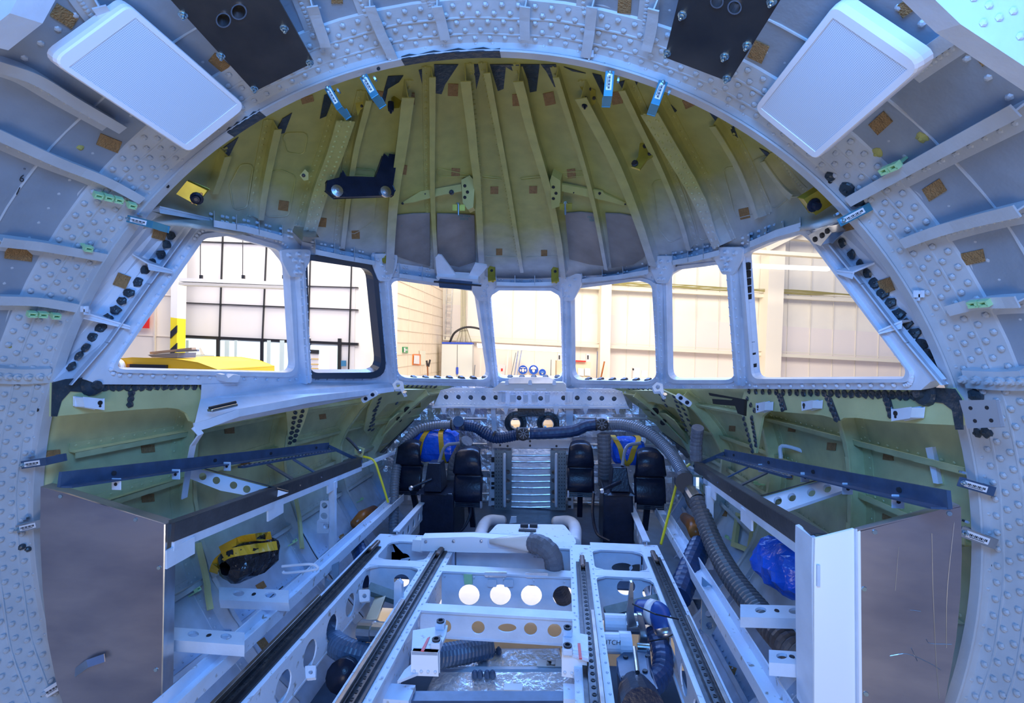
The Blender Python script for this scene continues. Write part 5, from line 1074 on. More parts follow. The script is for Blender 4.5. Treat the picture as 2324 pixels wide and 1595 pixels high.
# round lid and white fork arms in front of the bulkhead
t = thing('nose_bay_cover', 'worn white domed cover with two white fork arms in front of the foil wall', 'cover', tuple(P(1200,1205,3.4)))
MB().prism([PZ(*p, -.66) for p in rounded([(1128,1189),(1280,1190),(1318,1238),(1085,1236)], 14, 4)], V((0,0,-.08))).build('lid', M_dirty, t, bevel=.01)
for q in ([P(1140,1182,3.75), P(1112,1181,3.6), P(1098,1192,3.45), P(1086,1226,3.1)], [P(1262,1184,3.7), P(1292,1184,3.55), P(1305,1198,3.35), P(1304,1236,3.05)]): MB().tube(cat(q, 6), [.042]*19, 14).build('fork_arm', M_white, t, smooth=True)
m = MB(); [m.box(PZ(x, 1192, -.65), (.05, .03, .02)) for x in (1190, 1211)]; m.box(PZ(1197,1203,-.655), (.11,.03,.006)); m.build('hinge', M_ink, t)
m = MB(); m.prism([P(*p, 3.7) for p in ((1160,1172),(1172,1172),(1172,1186),(1156,1188))], V((0,.01,0))); m.build('web_tab', M_white, t)
# deck beside the pedestals
struct(MB().prism([V((-1.34,2.9,-.95)), V((-.80,2.9,-.95)), V((-.80,4.36,-.95)), V((-1.34,4.36,-.95))], V((0,0,-.01))).build('floor_left', M_side)); struct(MB().prism([V((.80,2.9,-.95)), V((1.34,2.9,-.95)), V((1.34,4.36,-.95)), V((.80,4.36,-.95))], V((0,0,-.01))).build('floor_right', M_side))
struct(MB().prism([V((-.93,1.0,-1.2)), V((.93,1.0,-1.2)), V((.93,2.62,-1.2)), V((-.93,2.62,-1.2))], V((0,0,-.01))).build('floor_belly', mat('belly_shade_paint', (.05,.09,.16), .5, noise=.4, nscale=6)))  # belly skin added and coloured dark so the floor bays read as shaded
struct(MB().prism([V((-.80,2.86,-.90)), V((.80,2.86,-.90)), V((.80,4.36,-.90)), V((-.80,4.36,-.90))], V((0,0,-.01))).build('floor_centre', M_blueR))
for xx, lb in ((-.72, 'white perforated stay left of the left pedestal'), (.76, 'white perforated stay right of the right pedestal')):
    m = MB(); webplate(m, xx, 2.84, 3.75, ZF+.02, ZF-.10, [(2.95 + k*.11, ZF-.05, .028) for k in range(7)]); m.box((xx, 3.3, ZF+.02), (.04, .92, .008)); tag(m.build('perforated_stay', M_white), lb, 'stay', 'perforated stays beside the pedestals')
# seat brackets with red warning strips
for sg, q, red, lb in ((-1, [(937,1430),(965,1424),(1016,1418),(1012,1440),(994,1508),(934,1506)], ((970,1447),(976,1444),(962,1477),(955,1476)), 'white seat bracket with red strip on the left centre track'), (1, [(1276,1430),(1320,1432),(1334,1440),(1336,1522),(1278,1508),(1273,1480)], ((1311,1459),(1317,1459),(1321,1494),(1314,1494)), 'white seat bracket with red strip on the right centre track')):
    t = thing('seat_bracket', lb, 'bracket', tuple(PZ(q[0][0], q[0][1], ZF+.05)), 'white seat brackets'); zt = ZF + .045
    MB().prism([PZ(*p, zt) for p in (q[0], q[2], q[3] if sg < 0 else q[2], (q[4][0], q[4][1]-28) if sg < 0 else (q[3][0], q[3][1]-28), (q[5][0], q[5][1]-28) if sg < 0 else (q[4][0], q[4][1]-30))], V((0,0,-.012))).build('top_plate', M_dirty, t)
    f0 = PZ(q[5][0] if sg < 0 else 1276, 1478 if sg < 0 else 1480, zt); f1 = PZ(q[4][0] if sg < 0 else 1336, 1480 if sg < 0 else 1487, zt); MB().prism([f0, f1, f1 + V((0,0,-.085)), f0 + V((0,0,-.085))], V((0,.02,0))).build('front_plate', M_bright, t, bevel=.002)
    m = MB(); [m.rivet(f0.lerp(f1, u) + V((0,-.002,-.07)), (0,-1,0), .006) for u in (.1,.37,.63,.9)]; m.build('rivet', M_white, t)
    MB().prism([PZ(*p, zt+.004) for p in red], V((0,0,-.003))).build('red_strip', M_red, t)
    bx = ((1000,1425),(990,1468)) if sg < 0 else ((1288,1440),(1288,1482))
    for x, y in bx:
        c = PZ(x, y, zt); MB().box(c + V((0,0,.012)), (.036, .034, .024)).build('pivot_block', M_white, t, bevel=.004); MB().lathe(c + V((.0,0,.0245)), (0,0,1), [(.015,0),(.016,.006),(.009,.007),(.009,.001)], 12).build('pivot_bolt', M_ink, t)
    g = [PZ(*p, ZF-.03) for p in (((934,1506),(994,1508),(902,1545),(918,1520)) if sg < 0 else ((1278,1510),(1336,1522),(1352,1578),(1330,1560)))]; MB().prism(g, V((0,0,-.01))).build('gusset', M_white, t)

# ---------------------------------------------------------------- equipment under the floor
fb = M_foil
for i, (y0, y1, x0, x1, z, lb) in enumerate(((1474,1518,1000,1278,-.93,'foil covered equipment box under the floor, farther one'), (1528,1578,975,1318,-.90,'foil covered equipment box under the floor, nearest one'))):
    t = thing('foil_box', lb, 'box', tuple(PZ(1150, y1, z)), 'foil covered boxes under the floor')
    a, b, c, d = PZ(x0+15, y0, z), PZ(x1-10, y0, z), PZ(x1, y1, z-.03), PZ(x0-8, y1, z-.03)
    MB().prism([a, b, c, d], V((0,0,-.20))).build('box_body', M_foil, t, bevel=.006)
    MB().beam(d + V((0,-.008,.002)), c + V((0,-.008,.002)), .018, .018).build('edge_rail', M_blueR if i else M_white, t)
    for xx in ((1240,1262) if i == 0 else (1165,)): MB().prism([PZ(*p, z-.008) for p in ((xx-20, y0+22),(xx+22, y0+23),(xx+20, y0+38),(xx-22, y0+37))], V((0,0,-.004))).build('label_plate', M_beige, t)
    m = MB()
    for xx in (1085,1099,1118,1132) if i == 0 else (1078,1090,1106,1118): m.lathe(PZ(xx, y0+6, z+.0), (0,-.3,1), [(.015,0),(.013,.02),(.006,.03)], 8)
    m.build('terminal', M_blueR, t)
t = thing('under_floor_beam', 'scuffed cross rail at the bottom edge of the view', 'beam', tuple(PZ(1150,1585,-.80))); MB().beam(PZ(905,1588,-.78), PZ(1320,1588,-.78), .05, .03).build('rail', M_blueR, t); MB().box(PZ(905,1585,-.77), (.10,.08,.05)).build('bracket', M_dirty, t); MB().box(PZ(1310,1585,-.77), (.10,.08,.05)).build('bracket', M_dirty, t)
def tubething(name, pts, r, mt, label, cat_, n=14, sm=True): return tag(MB().tube(pts, r, n).build(name, mt, None, smooth=sm), label, cat_)
t = thing('left_actuator', 'brushed steel rotary actuator with arms in the left floor bay', 'actuator', tuple(P(850,1432,1.98))); MB().tube([P(822,1430,2.0), P(851,1432,1.98), P(852,1432,1.98), P(886,1435,1.96)], [.042,.042,.038,.038], 20).build('barrel', M_steel, t, smooth=False); MB().cyl(P(885,1435,1.96), P(925,1438,1.93), .033, 18).build('white_tube', M_white, t)
MB().cyl(P(902,1400,2.12), P(960,1405,2.1), .036, 16).build('upper_tube', M_white, t); MB().prism([P(*p, 2.12) for p in ((896,1322),(905,1318),(912,1325),(913,1385),(925,1410),(893,1412),(894,1370))], V((0,.02,0))).build('white_lever', M_white, t, bevel=.003)
MB().beam(P(868,1345,2.3), P(842,1410,2.02), .05, .018).build('brass_arm', mat('champagne_metal', (.55,.48,.34), .3, .9), t, bevel=.002); MB().cyl(P(862,1346,2.3), P(884,1348,2.3), .010).build('arm_pin', M_steel, t)
hose([P(752,1400,2.3), P(745,1440,2.12), P(778,1472,1.98), P(840,1490,1.95), P(920,1495,1.98), P(1010,1487,2.08), P(1110,1468,2.22)], .050, M_hose2 if 0 else mat('blue_grey_hose', (.07,.12,.20), .4, noise=.2, nscale=18), 'fat blue grey corrugated hose curving under the left seat track', .018, .06)
tubething('black_port', [P(785,1525,1.9), P(778,1532,1.80), P(775,1535,1.78)], .06, M_black, 'black round duct opening under the left seat track', 'duct')
hose([P(806,1225,2.9), P(820,1265,2.75), P(832,1320,2.6)], .045, M_hose2, 'dark blue cloth duct passing down left of the front beam', .04, .05, name='cloth_duct'); hose([P(1590,1235,2.8), P(1562,1300,2.6), P(1540,1355,2.45)], .06, M_hose2, 'dark blue cloth duct passing down right of the front beam', .04, .05, name='cloth_duct')
t = thing('right_actuator', 'white tubes with steel rotary levers in the right floor bay', 'actuator', tuple(P(1420,1410,2.1)))
MB().cyl(P(1372,1412,2.1), P(1422,1414,2.1), .036, 18).build('upper_tube', M_white, t); MB().cyl(P(1420,1414,2.1), P(1452,1415,2.1), .040, 18).build('steel_hub', M_steel, t); MB().cyl(P(1370,1458,1.95), P(1410,1459,1.95), .038, 18).build('lower_tube', M_white, t); MB().cyl(P(1406,1459,1.95), P(1433,1460,1.95), .043, 18).build('end_cap', M_white, t)
MB().prism([P(*p, 2.02) for p in ((1431,1322),(1436,1322),(1439,1395),(1446,1422),(1426,1424),(1422,1405))], V((0,.02,0))).build('steel_lever', M_steel, t, bevel=.003); MB().prism([P(*p, 2.0) for p in ((1448,1395),(1458,1396),(1470,1450),(1472,1470),(1452,1470),(1453,1440))], V((0,.02,0))).build('lower_lever', M_steel, t, bevel=.003); MB().cyl(P(1446,1467,1.96), P(1474,1469,1.96), .014).build('lever_pin', M_zinc, t)
textobj('ITCH', lambda x, y: P(x, y, 1.908), 1392, 1458, 11, 3, M_ink, 'marker_writing', t, off=.0)
t = thing('dark_pump', 'dark blue cast pump body below the right floor bay', 'pump', tuple(P(1440,1530,1.8))); pl = Plane(P(1410,1500,1.85), P(1480,1500,1.85), P(1440,1580,1.65)); MB().prism([pl.at(*p) for p in ((1405,1495),(1425,1478),(1470,1480),(1476,1520),(1486,1560),(1440,1575),(1412,1560),(1400,1530))], -pl.n*.08).build('body', M_blueR, t, bevel=.01); MB().tube([P(1440,1560,1.80), P(1450,1590,1.62), P(1462,1620,1.5)], [.055,.07,.07], 18).build('outlet', M_black, t); m = MB(); [m.lathe(pl.at(x, y), pl.n, [(.010,0),(.009,.006)], 8) for x, y in ((1416,1540),(1464,1524),(1470,1490),(1420,1492))]; m.build('bolt', M_ink, t)
MB().tube([pl.at(1440,1470,.05), pl.at(1444,1500,.05), pl.at(1447,1525,.04)], .008, 8).build('pull_rod', M_steel, t)
tubething('elbow_duct', cat([P(1452,1388,2.2), P(1492,1392,2.15), P(1508,1420,2.1), P(1512,1440,2.08)], 6), .050, mat('royal_blue_hose', (.02,.08,.32), .4, noise=.2, nscale=20), 'blue silicone elbow with a white ring in the right floor bay', 'hose'); tubething('elbow_end', [P(1508,1425,2.08), P(1514,1448,2.06)], .046, M_steel, 'steel sleeve on the end of the blue elbow', 'sleeve')
tubething('elbow_band', [P(1476,1388,2.17), P(1489,1392,2.15)], .054, M_stick, 'white printed band on the blue elbow', 'band')
hose([P(1482,1440,2.15), P(1502,1480,2.0), P(1500,1530,1.9), P(1470,1560,1.8)], .042, M_hose2, 'dark ribbed hose looping below the blue elbow', .03, .08)
for (a, b, s_), lb in ((((1435,1370),(1540,1405),1), 'thin black cord across the right floor bay'), (((1475,1455),(1545,1430),1), 'black cord tied to the right beam')): tag(MB().tube([P(*a, 2.0), P((a[0]+b[0])/2, (a[1]+b[1])/2+6, 1.95), P(*b, 2.0)], .003, 6).build('cord', M_ink), lb, 'cord')
for q, lb in (([(836,1335),(950,1375)], 'grey sealed angle across the left floor bay'), ([(1374,1392),(1512,1358)], 'grey sealed angle across the right floor bay')): tag(MB().beam(P(*q[0], 2.25), P(*q[1], 2.32), .05, .03, up=V((0,-.4,1))).build('sealed_angle', mat('grey_green_seal', (.13,.19,.20), .5, noise=.3, nscale=20)), lb, 'angle')
for x, y, lb in ((827,1352,'white connector bracket in the left floor bay'), (705,1525,'white connector bracket on the outer left beam')):
    t = thing('connector_bracket', lb, 'bracket', tuple(PX(x, y, -.70))); pl = Plane(P(x-12, y, 2.1 if x > 800 else 1.6), P(x+12, y, 2.1 if x > 800 else 1.6), P(x, y+14, 2.08 if x > 800 else 1.58)); MB().prism([pl.at(*p) for p in rounded([(x-13,y-14),(x+12,y-15),(x+11,y+12),(x-11,y+14)], 3, 2)], -pl.n*.012, [[pl.at(*p) for p in circ(x, y, 5, 12)]]).build('plate', M_white, t, bevel=.002)

# ================================================================ SIDE CONSOLES
AVG = lambda a, b: (a+b)/2
for sg, nm in ((-1, 'left'), (1, 'right')):
    fr = thing('console_rack', 'dark rail console rack along the %s side wall with white perforated bracket' % nm, 'console rack', (sg*1.15, 2.3, -.15))
    on_, of_ = ((135,1088,1.31), (745,1012,3.07)) if sg < 0 else ((2155,1134,1.31), (1646,1028,3.07))
    in_, if_ = ((392,1208,1.47), (820,1048,3.26)) if sg < 0 else ((1846,1234,1.47), (1577,1058,3.26))
    a, b, c, d = P(*on_), P(*of_), P(*in_), P(*if_)
    m = MB(); m.beam(a, b, .010, .045); m.beam(a + V((-sg*.02,0,-.022)), b + V((-sg*.02,0,-.022)), .045, .005); m.build('outer_rail', M_blueR, fr)
    m = MB(); m.beam(c, d, .012, .060); m.beam(c + V((sg*.016,0,.03)), d + V((sg*.016,0,.03)), .04, .004); m.build('inner_rail', M_rail, fr)
    m = MB(); m.beam(c + V((0,0,-.045)), d + V((0,0,-.045)), .010, .032)
    for f in (.02, .36, .72): q = c.lerp(d, f) + V((-sg*.002,-.004,-.075)); m.box(q, (.008, .12, .06))
    m.build('white_strip', M_white, fr)
    MB().beam(b, d, .03, .02).build('front_link', M_blueR, fr)
    pb = [(430,1066),(445,1062),(655,1118),(612,1134),(500,1113),(428,1085)] if sg < 0 else [(1704,1135),(1880,1086),(1908,1088),(1915,1112),(1765,1163),(1735,1160)]
    pl = Plane(P(pb[0][0], pb[0][1], 1.95 if sg < 0 else 2.15), P(pb[2][0], pb[2][1], 2.15 if sg < 0 else 1.95), P(pb[4][0], pb[4][1], 2.0))
    hs = [(460,1081),(491,1090),(530,1101),(560,1110),(592,1118)] if sg < 0 else [(1734,1144),(1765,1136),(1797,1128),(1841,1117),(1877,1108)]
    MB().prism([pl.at(*p) for p in pb], -pl.n*.012, [[pl.at(*p) for p in circ(x, y, 8.5 if sg < 0 else 9.5, 16)] for x, y in hs]).build('perforated_bracket', M_white, fr)
    MB().prism([pl.at(p[0], p[1]-5, .01) for p in (pb[1], pb[2])] + [pl.at(pb[2][0], pb[2][1]-5, -.06), pl.at(pb[1][0], pb[1][1]-5, -.06)] if sg < 0 else [pl.at(p[0], p[1]-5, .01) for p in (pb[0], pb[1])] + [pl.at(pb[1][0], pb[1][1]-5, -.06), pl.at(pb[0][0], pb[0][1]-5, -.06)], V((0,0,-.005))).build('cross_tray', M_rail, fr)
    # perforated slides between the rails
    for f0, f1, k in ((.42, .98, .25), (.55, .98, .9)):
        p0, p1 = a.lerp(b, f0).lerp(c.lerp(d, f0), k), a.lerp(b, f1).lerp(c.lerp(d, f1), k); m = MB(); m.beam(p0, p1, .030, .010); n = 26
        m.mi(1); [m.box(p0.lerp(p1, i/n) + V((0,0,.006)), (.012, .018, .004)) for i in range(n)]; m.build('slide', [M_blueR, M_steel], fr)
    for f in (.50, .64): MB().beam(a.lerp(b, f+.03).lerp(c.lerp(d, f+.03), .28), c.lerp(d, f), .05, .006).build('cross_slat', M_blueR if f > .6 else M_rail, fr)
    for x, y in (((257,1098),(393,1076),(510,1058)) if sg < 0 else ((2048,1138),(1932,1109),(1834,1083),(1735,1062))):
        f = (x-on_[0])/(of_[0]-on_[0]); dd = 1/((1-f)/on_[2] + f/of_[2]); q = P(x, y, dd); MB().box(q + V((-sg*.012,0,.0)), (.034, .004, .040)).build('white_tab', M_white, fr, bevel=.004); MB().lathe(q + V((-sg*.012,-.003,0)), (0,-1,0), [(.006,0),(.006,.001)], 8).build('tab_hole', M_ink, fr)
    for f in (.10, .38, .62, .9): q = a.lerp(b, f) + V((-sg*.006,-.001,.0)); MB().lathe(q, (-sg, -.4, 0), [(.008,0),(.008,.003)], 8).build('rail_hole', M_ink, fr)
    # upright with connector plate, long white links, tie beams
    ux, uy0, uy1, uY = (755,1092,1270,2.78) if sg < 0 else (1610,1104,1290,2.78)
    up = thing('console_upright', 'white upright with connector plates between %s console rail and floor channel' % nm, 'upright', tuple(P(ux, uy1, uY))); MB().beam(P(ux, uy0, uY), P(ux, uy1, uY+.03), .038, .03).build('post', M_white, up, bevel=.002)
    if sg < 0:
        MB().prism([P(*p, 2.76) for p in rounded([(727,1136),(746,1136),(746,1185),(724,1185)], 4, 3)], V((0,.005,0)), [[P(*p, 2.76) for p in circ(736, 1147, 7, 14)], [P(*p, 2.76) for p in circ(735, 1171, 8, 14)]]).build('connector_plate', M_white, up)
        MB().prism([P(*p, 2.77) for p in rounded([(719,1180),(746,1180),(746,1210),(719,1210)], 4, 3)], V((0,.02,0)), [[P(*p, 2.77) for p in circ(740, 1194, 7, 14)]]).build('connector_box', M_white, up)
    lk = [P(820,1058,3.26), P(900,1024,3.9)] if sg < 0 else [P(1577,1068,3.26), P(1500,1030,3.9)]; tag(MB().beam(lk[0], lk[1], .03, .02).build('white_link', M_white), 'white link bar from the %s console rail to the front wall' % nm, 'link')
    lp = thing('perforated_post', 'grey post with round holes standing in the opening beside the %s floor beam' % nm, 'post', tuple(P(752 if sg < 0 else 1609, 1370, 2.4))); hx = [(748,1310),(748,1337)] if sg < 0 else [(1608,1337),(1609,1365),(1609,1393),(1610,1420)]
    MB().prism([P(*p, 2.4) for p in (((737,1290),(768,1275),(768,1375),(737,1400)) if sg < 0 else ((1594,1310),(1627,1340),(1627,1420),(1612,1445),(1592,1430)))], V((0,.01,0)), [[P(*p, 2.4) for p in circ(x, y, 8.5, 14)] for x, y in hx]).build('post', mat('blue_grey_paint', (.22,.32,.42), .4, noise=.15, nscale=12), lp)
    for (x0, y0, x1, y1, Y, nmb) in (((497,1345,655,1352,1.95,'upper'), (393,1436,555,1448,1.62,'lower')) if sg < 0 else ((1680,1384,1846,1388,1.85,'upper'), (1745,1487,1850,1494,1.62,'lower'))):
        tb = thing('tie_beam', 'white tie beam with oval holes across the %s bay, %s one' % (nm, nmb), 'tie beam', tuple(P((x0+x1)/2, (y0+y1)/2, Y)), 'white tie beams to the side wall')
        pl = Plane(P(x0, y0, Y), P(x1, y1, Y), P(x0, y0+20, Y-.05)); m = MB(); w = x1-x0
        m.prism([pl.at(x0, y0-13), pl.at(x1, y1-13), pl.at(x1, y1+13), pl.at(x0, y0+13)], -pl.n*.01, [[pl.at(*p) for p in circ(x0+w*f, y0+(y1-y0)*f-1, 13, 16, 7)] for f in (.28, .74)]); m.build('plate', M_white, tb)
        m = MB(); m.prism([pl.at(x0, y0+10, .001), pl.at(x1, y1+10, .001), pl.at(x1, y1+16, .001), pl.at(x0, y0+16, .001)], -pl.n*.04); m.build('lower_flange', M_white, tb)
        MB().lathe(pl.at(x0+w*.5, (y0+y1)/2), pl.n, [(.009,0),(.008,.003)], 8).build('grommet', M_ink, tb)
# aluminium boxes
t = thing('aluminium_side_box', 'scratched aluminium box panel at the lower left inside the ring', 'panel', tuple(P(385,1400,1.47)))
Lp = Plane(P(92,1103,1.38), P(388,1184,1.44), P(386,1595,1.44))
face = [(92,1106),(150,1120),(270,1158),(372,1190),(369,1400),(364,1640),(160,1640),(130,1560),(108,1450),(97,1340),(91,1220)]
MB().prism([Lp.at(*p) for p in face], V((0,.006,0))).build('face_sheet', M_alum, t)
MB().prism([Lp.at(*p) for p in ((372,1190),(364,1640))] + [P(388,1640,1.52), P(396,1181,1.52)], V((.004,.002,0))).build('side_return', M_steel, t)
MB().prism([Lp.at(*p) for p in ((92,1104),(372,1189))] + [P(396,1180,1.52), P(215,1124,1.60), P(120,1095,1.56)], V((0,0,-.004))).build('top_flange', M_alum, t)
for x, y in ((138,1126),(308,1179),(361,1288),(354,1519)): MB().lathe(Lp.at(x, y), Lp.n, [(.007,0),(.006,.003)], 10).build('rivet', M_zinc, t)
Rp = Plane(P(2180,1150,1.38), P(1950,1205,1.42), P(1950,1595,1.42)); t = thing('aluminium_side_box', 'stained aluminium box panel at the lower right inside the ring', 'panel', tuple(P(1950,1400,1.42)))
MB().prism([Rp.at(*p) for p in ((1952,1206),(2030,1186),(2120,1163),(2181,1150),(2183,1260),(2180,1350),(2170,1450),(2158,1520),(2135,1640),(1956,1640),(1954,1400))], V((0,.006,0))).build('face_sheet', M_alum, t)
MB().prism([Rp.at(*p) for p in ((1944,1203),(2178,1146))] + [P(2160,1138,1.52), P(1940,1197,1.56)], V((0,0,-.004))).build('top_flange', M_alum, t)
for x, y in ((2154,1165),(1985,1207),(1961,1336),(1965,1574)): MB().lathe(Rp.at(x, y), Rp.n, [(.007,0),(.006,.003)], 10).build('rivet', M_zinc, t)
for q in ([(2115,1210),(2118,1350),(2125,1500),(2132,1585)], [(2166,1185),(2150,1340),(2148,1470)], [(2040,1240),(2032,1340)], [(2020,1488),(2060,1484),(2110,1505),(2135,1520)], [(2068,1470),(2082,1500)], [(2102,1450),(2112,1460),(2160,1462)], [(2065,1384),(2090,1387)]):
    c = cat([Rp.at(x, y, .0006) for x, y in q], 4); MB().tube(c, .0009, 4).build('scratch', M_steel, t)
Cp = Plane(P(1848,1222,1.45), P(1950,1200,1.42), P(1848,1595,1.45)); t = thing('white_corner_channel', 'plain white folded corner channel beside the right aluminium panel', 'channel', tuple(Cp.at(1900,1400)))
MB().prism([Cp.at(*p) for p in ((1850,1222),(1938,1200),(1953,1205),(1957,1640),(1848,1640),(1848,1300))], V((0,.008,0))).build('channel_face', M_bright, t); MB().prism([Cp.at(1938,1200,.0), Cp.at(1942,1200,.010), Cp.at(1946,1640,.010), Cp.at(1941,1640,.0)], V((0.004,0,0))).build('fold', M_white, t)
MB().prism([P(*p, 1.46) for p in ((1843,1220),(1852,1218),(1852,1640),(1846,1640),(1842,1290))], V((0,.10,0))).build('side_return', M_white, t)
# yellow cords with their turnbuckles, orange pipe ends
for q, lb in (([(822,1035,3.3),(848,1045,3.3),(862,1080,3.3),(881,1140,3.3)], 'yellow cord hanging from a steel turnbuckle at the left'), ([(1566,1052,3.2),(1542,1075,3.2),(1530,1120,3.2),(1500,1235,3.0)], 'yellow cord hanging beside the right pedals')): tag(MB().tube(cat([P(*p) for p in q], 6), .008, 8).build('lashing_cord', M_yel), lb, 'cord')
t = thing('turnbuckle', 'steel turnbuckle above the left yellow cord', 'turnbuckle', tuple(P(805,1010,3.2))); MB().tube([P(787,993,3.2), P(800,1005,3.2), P(820,1028,3.2)], .010, 8).build('rod', M_ink, t); MB().prism([P(*p, 3.25) for p in ((806,1012),(827,1018),(822,1038),(804,1030))], V((0,.01,0))).build('plate', M_pale, t); MB().lathe(P(816,1024,3.2), (0,-1,0), [(.014,0),(.010,.014)], 10).build('eye', M_steel, t)
for q, lb in (([(805,1190,3.3),(822,1172,3.4),(848,1160,3.6)], 'orange brown pipe end behind the left floor channel'), ([(1555,1175,3.4),(1572,1190,3.2),(1582,1212,3.0)], 'orange brown pipe end behind the right floor channel')): tubething('orange_pipe', [P(*p) for p in q], [.035,.045,.045], M_orange, lb, 'pipe')
# vertical cable trough posts on the left wall, small window hatch frame on the right wall
for pxs, lb in (([(408,1240),(428,1330),(440,1405)], 'pale green slotted post on the nearest left wall frame'), ([(640,1140),(650,1200),(656,1262)], 'pale green slotted post with marker writing on the second left wall frame')):
    pp, ns = surfpath(pxs, 'wall_left', 5)
    if len(pp) > 2: m = MB(); m.sweep([p + n*.09 for p, n in zip(pp, ns)], [(-.012,0),(.012,0),(.012,.012),(-.012,.012)], ns); m.box(pp[1] + ns[1]*.05, (.03,.012,.02)); tag(m.build('slotted_post', M_pale), lb, 'post', 'slotted posts on the left wall')
q = [on(*p, 'wall_right', .03) for p in ((1680,1165),(1725,1185),(1712,1262),(1668,1245))]; qi = [on(*p, 'wall_right', .03) for p in ((1686,1174),(1716,1190),(1706,1248),(1677,1236))]
if all(q + qi): tag(MB().prism([a[0] for a in q], q[0][1]*-.02, [[a[0] for a in qi]]).build('hatch_frame', M_pale), 'pale green open frame on the right side wall', 'frame')
for q, lb in (([(640,1285),(700,1280),(718,1284),(716,1292),(650,1300),(642,1296)], 'white looped handle on the floor edge at left'),):
    tag(MB().tube(cat([P(x, y, 2.1) for x, y in q], 4), .006, 8).build('looped_handle', M_white), lb, 'handle')
for sf, q, lb in (('wall_left', [(555,1405),(640,1330),(650,1352),(575,1420)], 'black foam strip low on the left wall, upper'), ('wall_left', [(618,1465),(705,1395),(715,1418),(628,1488)], 'black foam strip low on the left wall, lower')):
    qq = [on(*p, sf, .006) for p in q]
    if all(qq): tag(MB().prism([a[0] for a in qq], qq[0][1]*-.004).build('foam_strip', M_blkmat), lb, 'strip')

# ================================================================ HANGAR
Wc = mat('hangar_cream', (.88,.83,.72), .7, noise=.04, nscale=2); Ww = mat('hangar_white', (.86,.85,.84), .7, noise=.03, nscale=2); Wp = mat('office_panel_white', (.74,.72,.74), .5); Wb = mat('block_wall', (.84,.72,.56), .8, noise=.05, nscale=4); Bk = mat('black_mullion', (.015,.015,.018), .4); Gl = mat('office_glass', (.75,.86,.90), .1, emit=(.72,.86,.92), es=.65); Fl = mat('hangar_floor', (.72,.58,.40), .6, noise=.06, nscale=6)
DB, DF, DS = 14.9, 8.0, 6.5
def hq(m, px, D, th=.05):
    q = [HP(x, y, D) for x, y in px]; return m.prism(q, FW*th)
def hbar(m, x0, y0, x1, y1, w, D, th=.03): d = V((x1-x0, y1-y0)); d.normalize(); n = V((-d.y, d.x))*w/2; return hq(m, [(x0+n.x,y0+n.y),(x1+n.x,y1+n.y),(x1-n.x,y1-n.y),(x0-n.x,y0-n.y)], D, th)
m = MB(); hq(m, [(940,-400),(2700,-400),(2700,1300),(940,1300)], DB, .1); wb_ = struct(m.build('wall_back', Wc))
m = MB(); hq(m, [(1005,690),(2700,800),(2700,1300),(1005,1300)], DB-.04, .03); m.build('lower_cladding', mat('hangar_pinkish', (.86,.78,.72), .7), wb_)
for i, x in enumerate(range(1060, 2300, 52)): hbar(m := MB(), x+12, 300, x-8, 1000, 1.0, DB-.06, .02); m.build('panel_joint', mat('joint_grey', (.74,.70,.62), .7), wb_)
def lead(x): return 762 + (x-1006)*.0494
def topl(x): return 648 + (x-1386)*.0494
for nm, f, y0 in (('wall_girt', lead, 0), ('wall_girt', topl, 0)):
    m = MB(); xa = 1006 if f is lead else 1300; hbar(m, xa, f(xa)+6, 2300, f(2300)+6, 7, DB-.3, .15); hbar(m, xa, f(xa)-2, 2300, f(2300)-2, 1.5, DB-.32, .1); m.build(nm, mat('girt_cream', (.80,.75,.62), .6), wb_)
m = MB()
for k in range(7):
    y = -4 + k*1.4; pts = [HP(x, topl(x) - 6 + y*.6 + 2.2*math.sin(x*.02*(1+k*.13) + k), DB-.35) for x in range(1300, 2150, 16)]; m.tube(pts, .012, 5)
m.build('cable_bundle', mat('olive_cable', (.35,.31,.12), .6), wb_)
for (x0, x1), (x2, x3) in (((1363,1386),(1358,1381)), ((1745,1780),(1730,1767))):
    m = MB(); hq(m, [(x0+6,480),(x1+6,480),(x3,980),(x2,980)], DB-.55, .5); struct(m.build('column', mat('column_cream', (.86,.80,.68), .6)))
m = MB(); hbar(m, 1690,568,1900,582, 8, DB-2, .2); hbar(m, 1740,566,1860,505, 10, DB-.8, .3); hbar(m, 1800,535,1900,545, 14, DB-.6, .2); struct(m.build('roof_beam', mat('girt_cream', (.8,.75,.62), .6)))
LAMP = mat('fluorescent_tube', (1,1,1), .5, emit=(1,.93,.82), es=2.2)
def lightfix(x0, y0, x1, y1, w, D, label, lit=True):
    t = thing('fluorescent_light', label, 'light', tuple(HP((x0+x1)/2, (y0+y1)/2, D)), 'long hangar light fixtures'); hbar(m := MB(), x0, y0, x1, y1, w, D, .12); m.build('housing', Ww, t); hbar(m := MB(), x0+2, y0+w*.75, x1-2, y1+w*.75, w*.5, D-.01, .1); m.build('tube', LAMP, t)
lightfix(1540,594,1885,608,6,DB-3,'long fluorescent light seen through the right side window'); lightfix(1082,782,1278,792,7,DB-2,'long white fixture low on the back wall behind the centre post')
t = thing('fluorescent_light', 'long louvred fixture hung on three wires in front of the office panels', 'light', tuple(HP(530,640,6.6)), 'long hangar light fixtures'); hbar(m := MB(), 405,634,664,644, 8, 6.6, .12); m.build('housing', Ww, t); hbar(m := MB(), 405,643,664,652, 6, 6.6, .14); m.build('louvre', mat('louvre_grey', (.6,.58,.55), .5), t)
for x in (456, 552, 644): hbar(m := MB(), x, 300, x-2, 632, 1.0, 6.62, .01); m.build('wire', M_ink, t); m = MB(); hq(m, [(x-4,624),(x+2,624),(x+2,632),(x-4,632)], 6.6, .03); m.build('wire_clamp', M_ink, t)
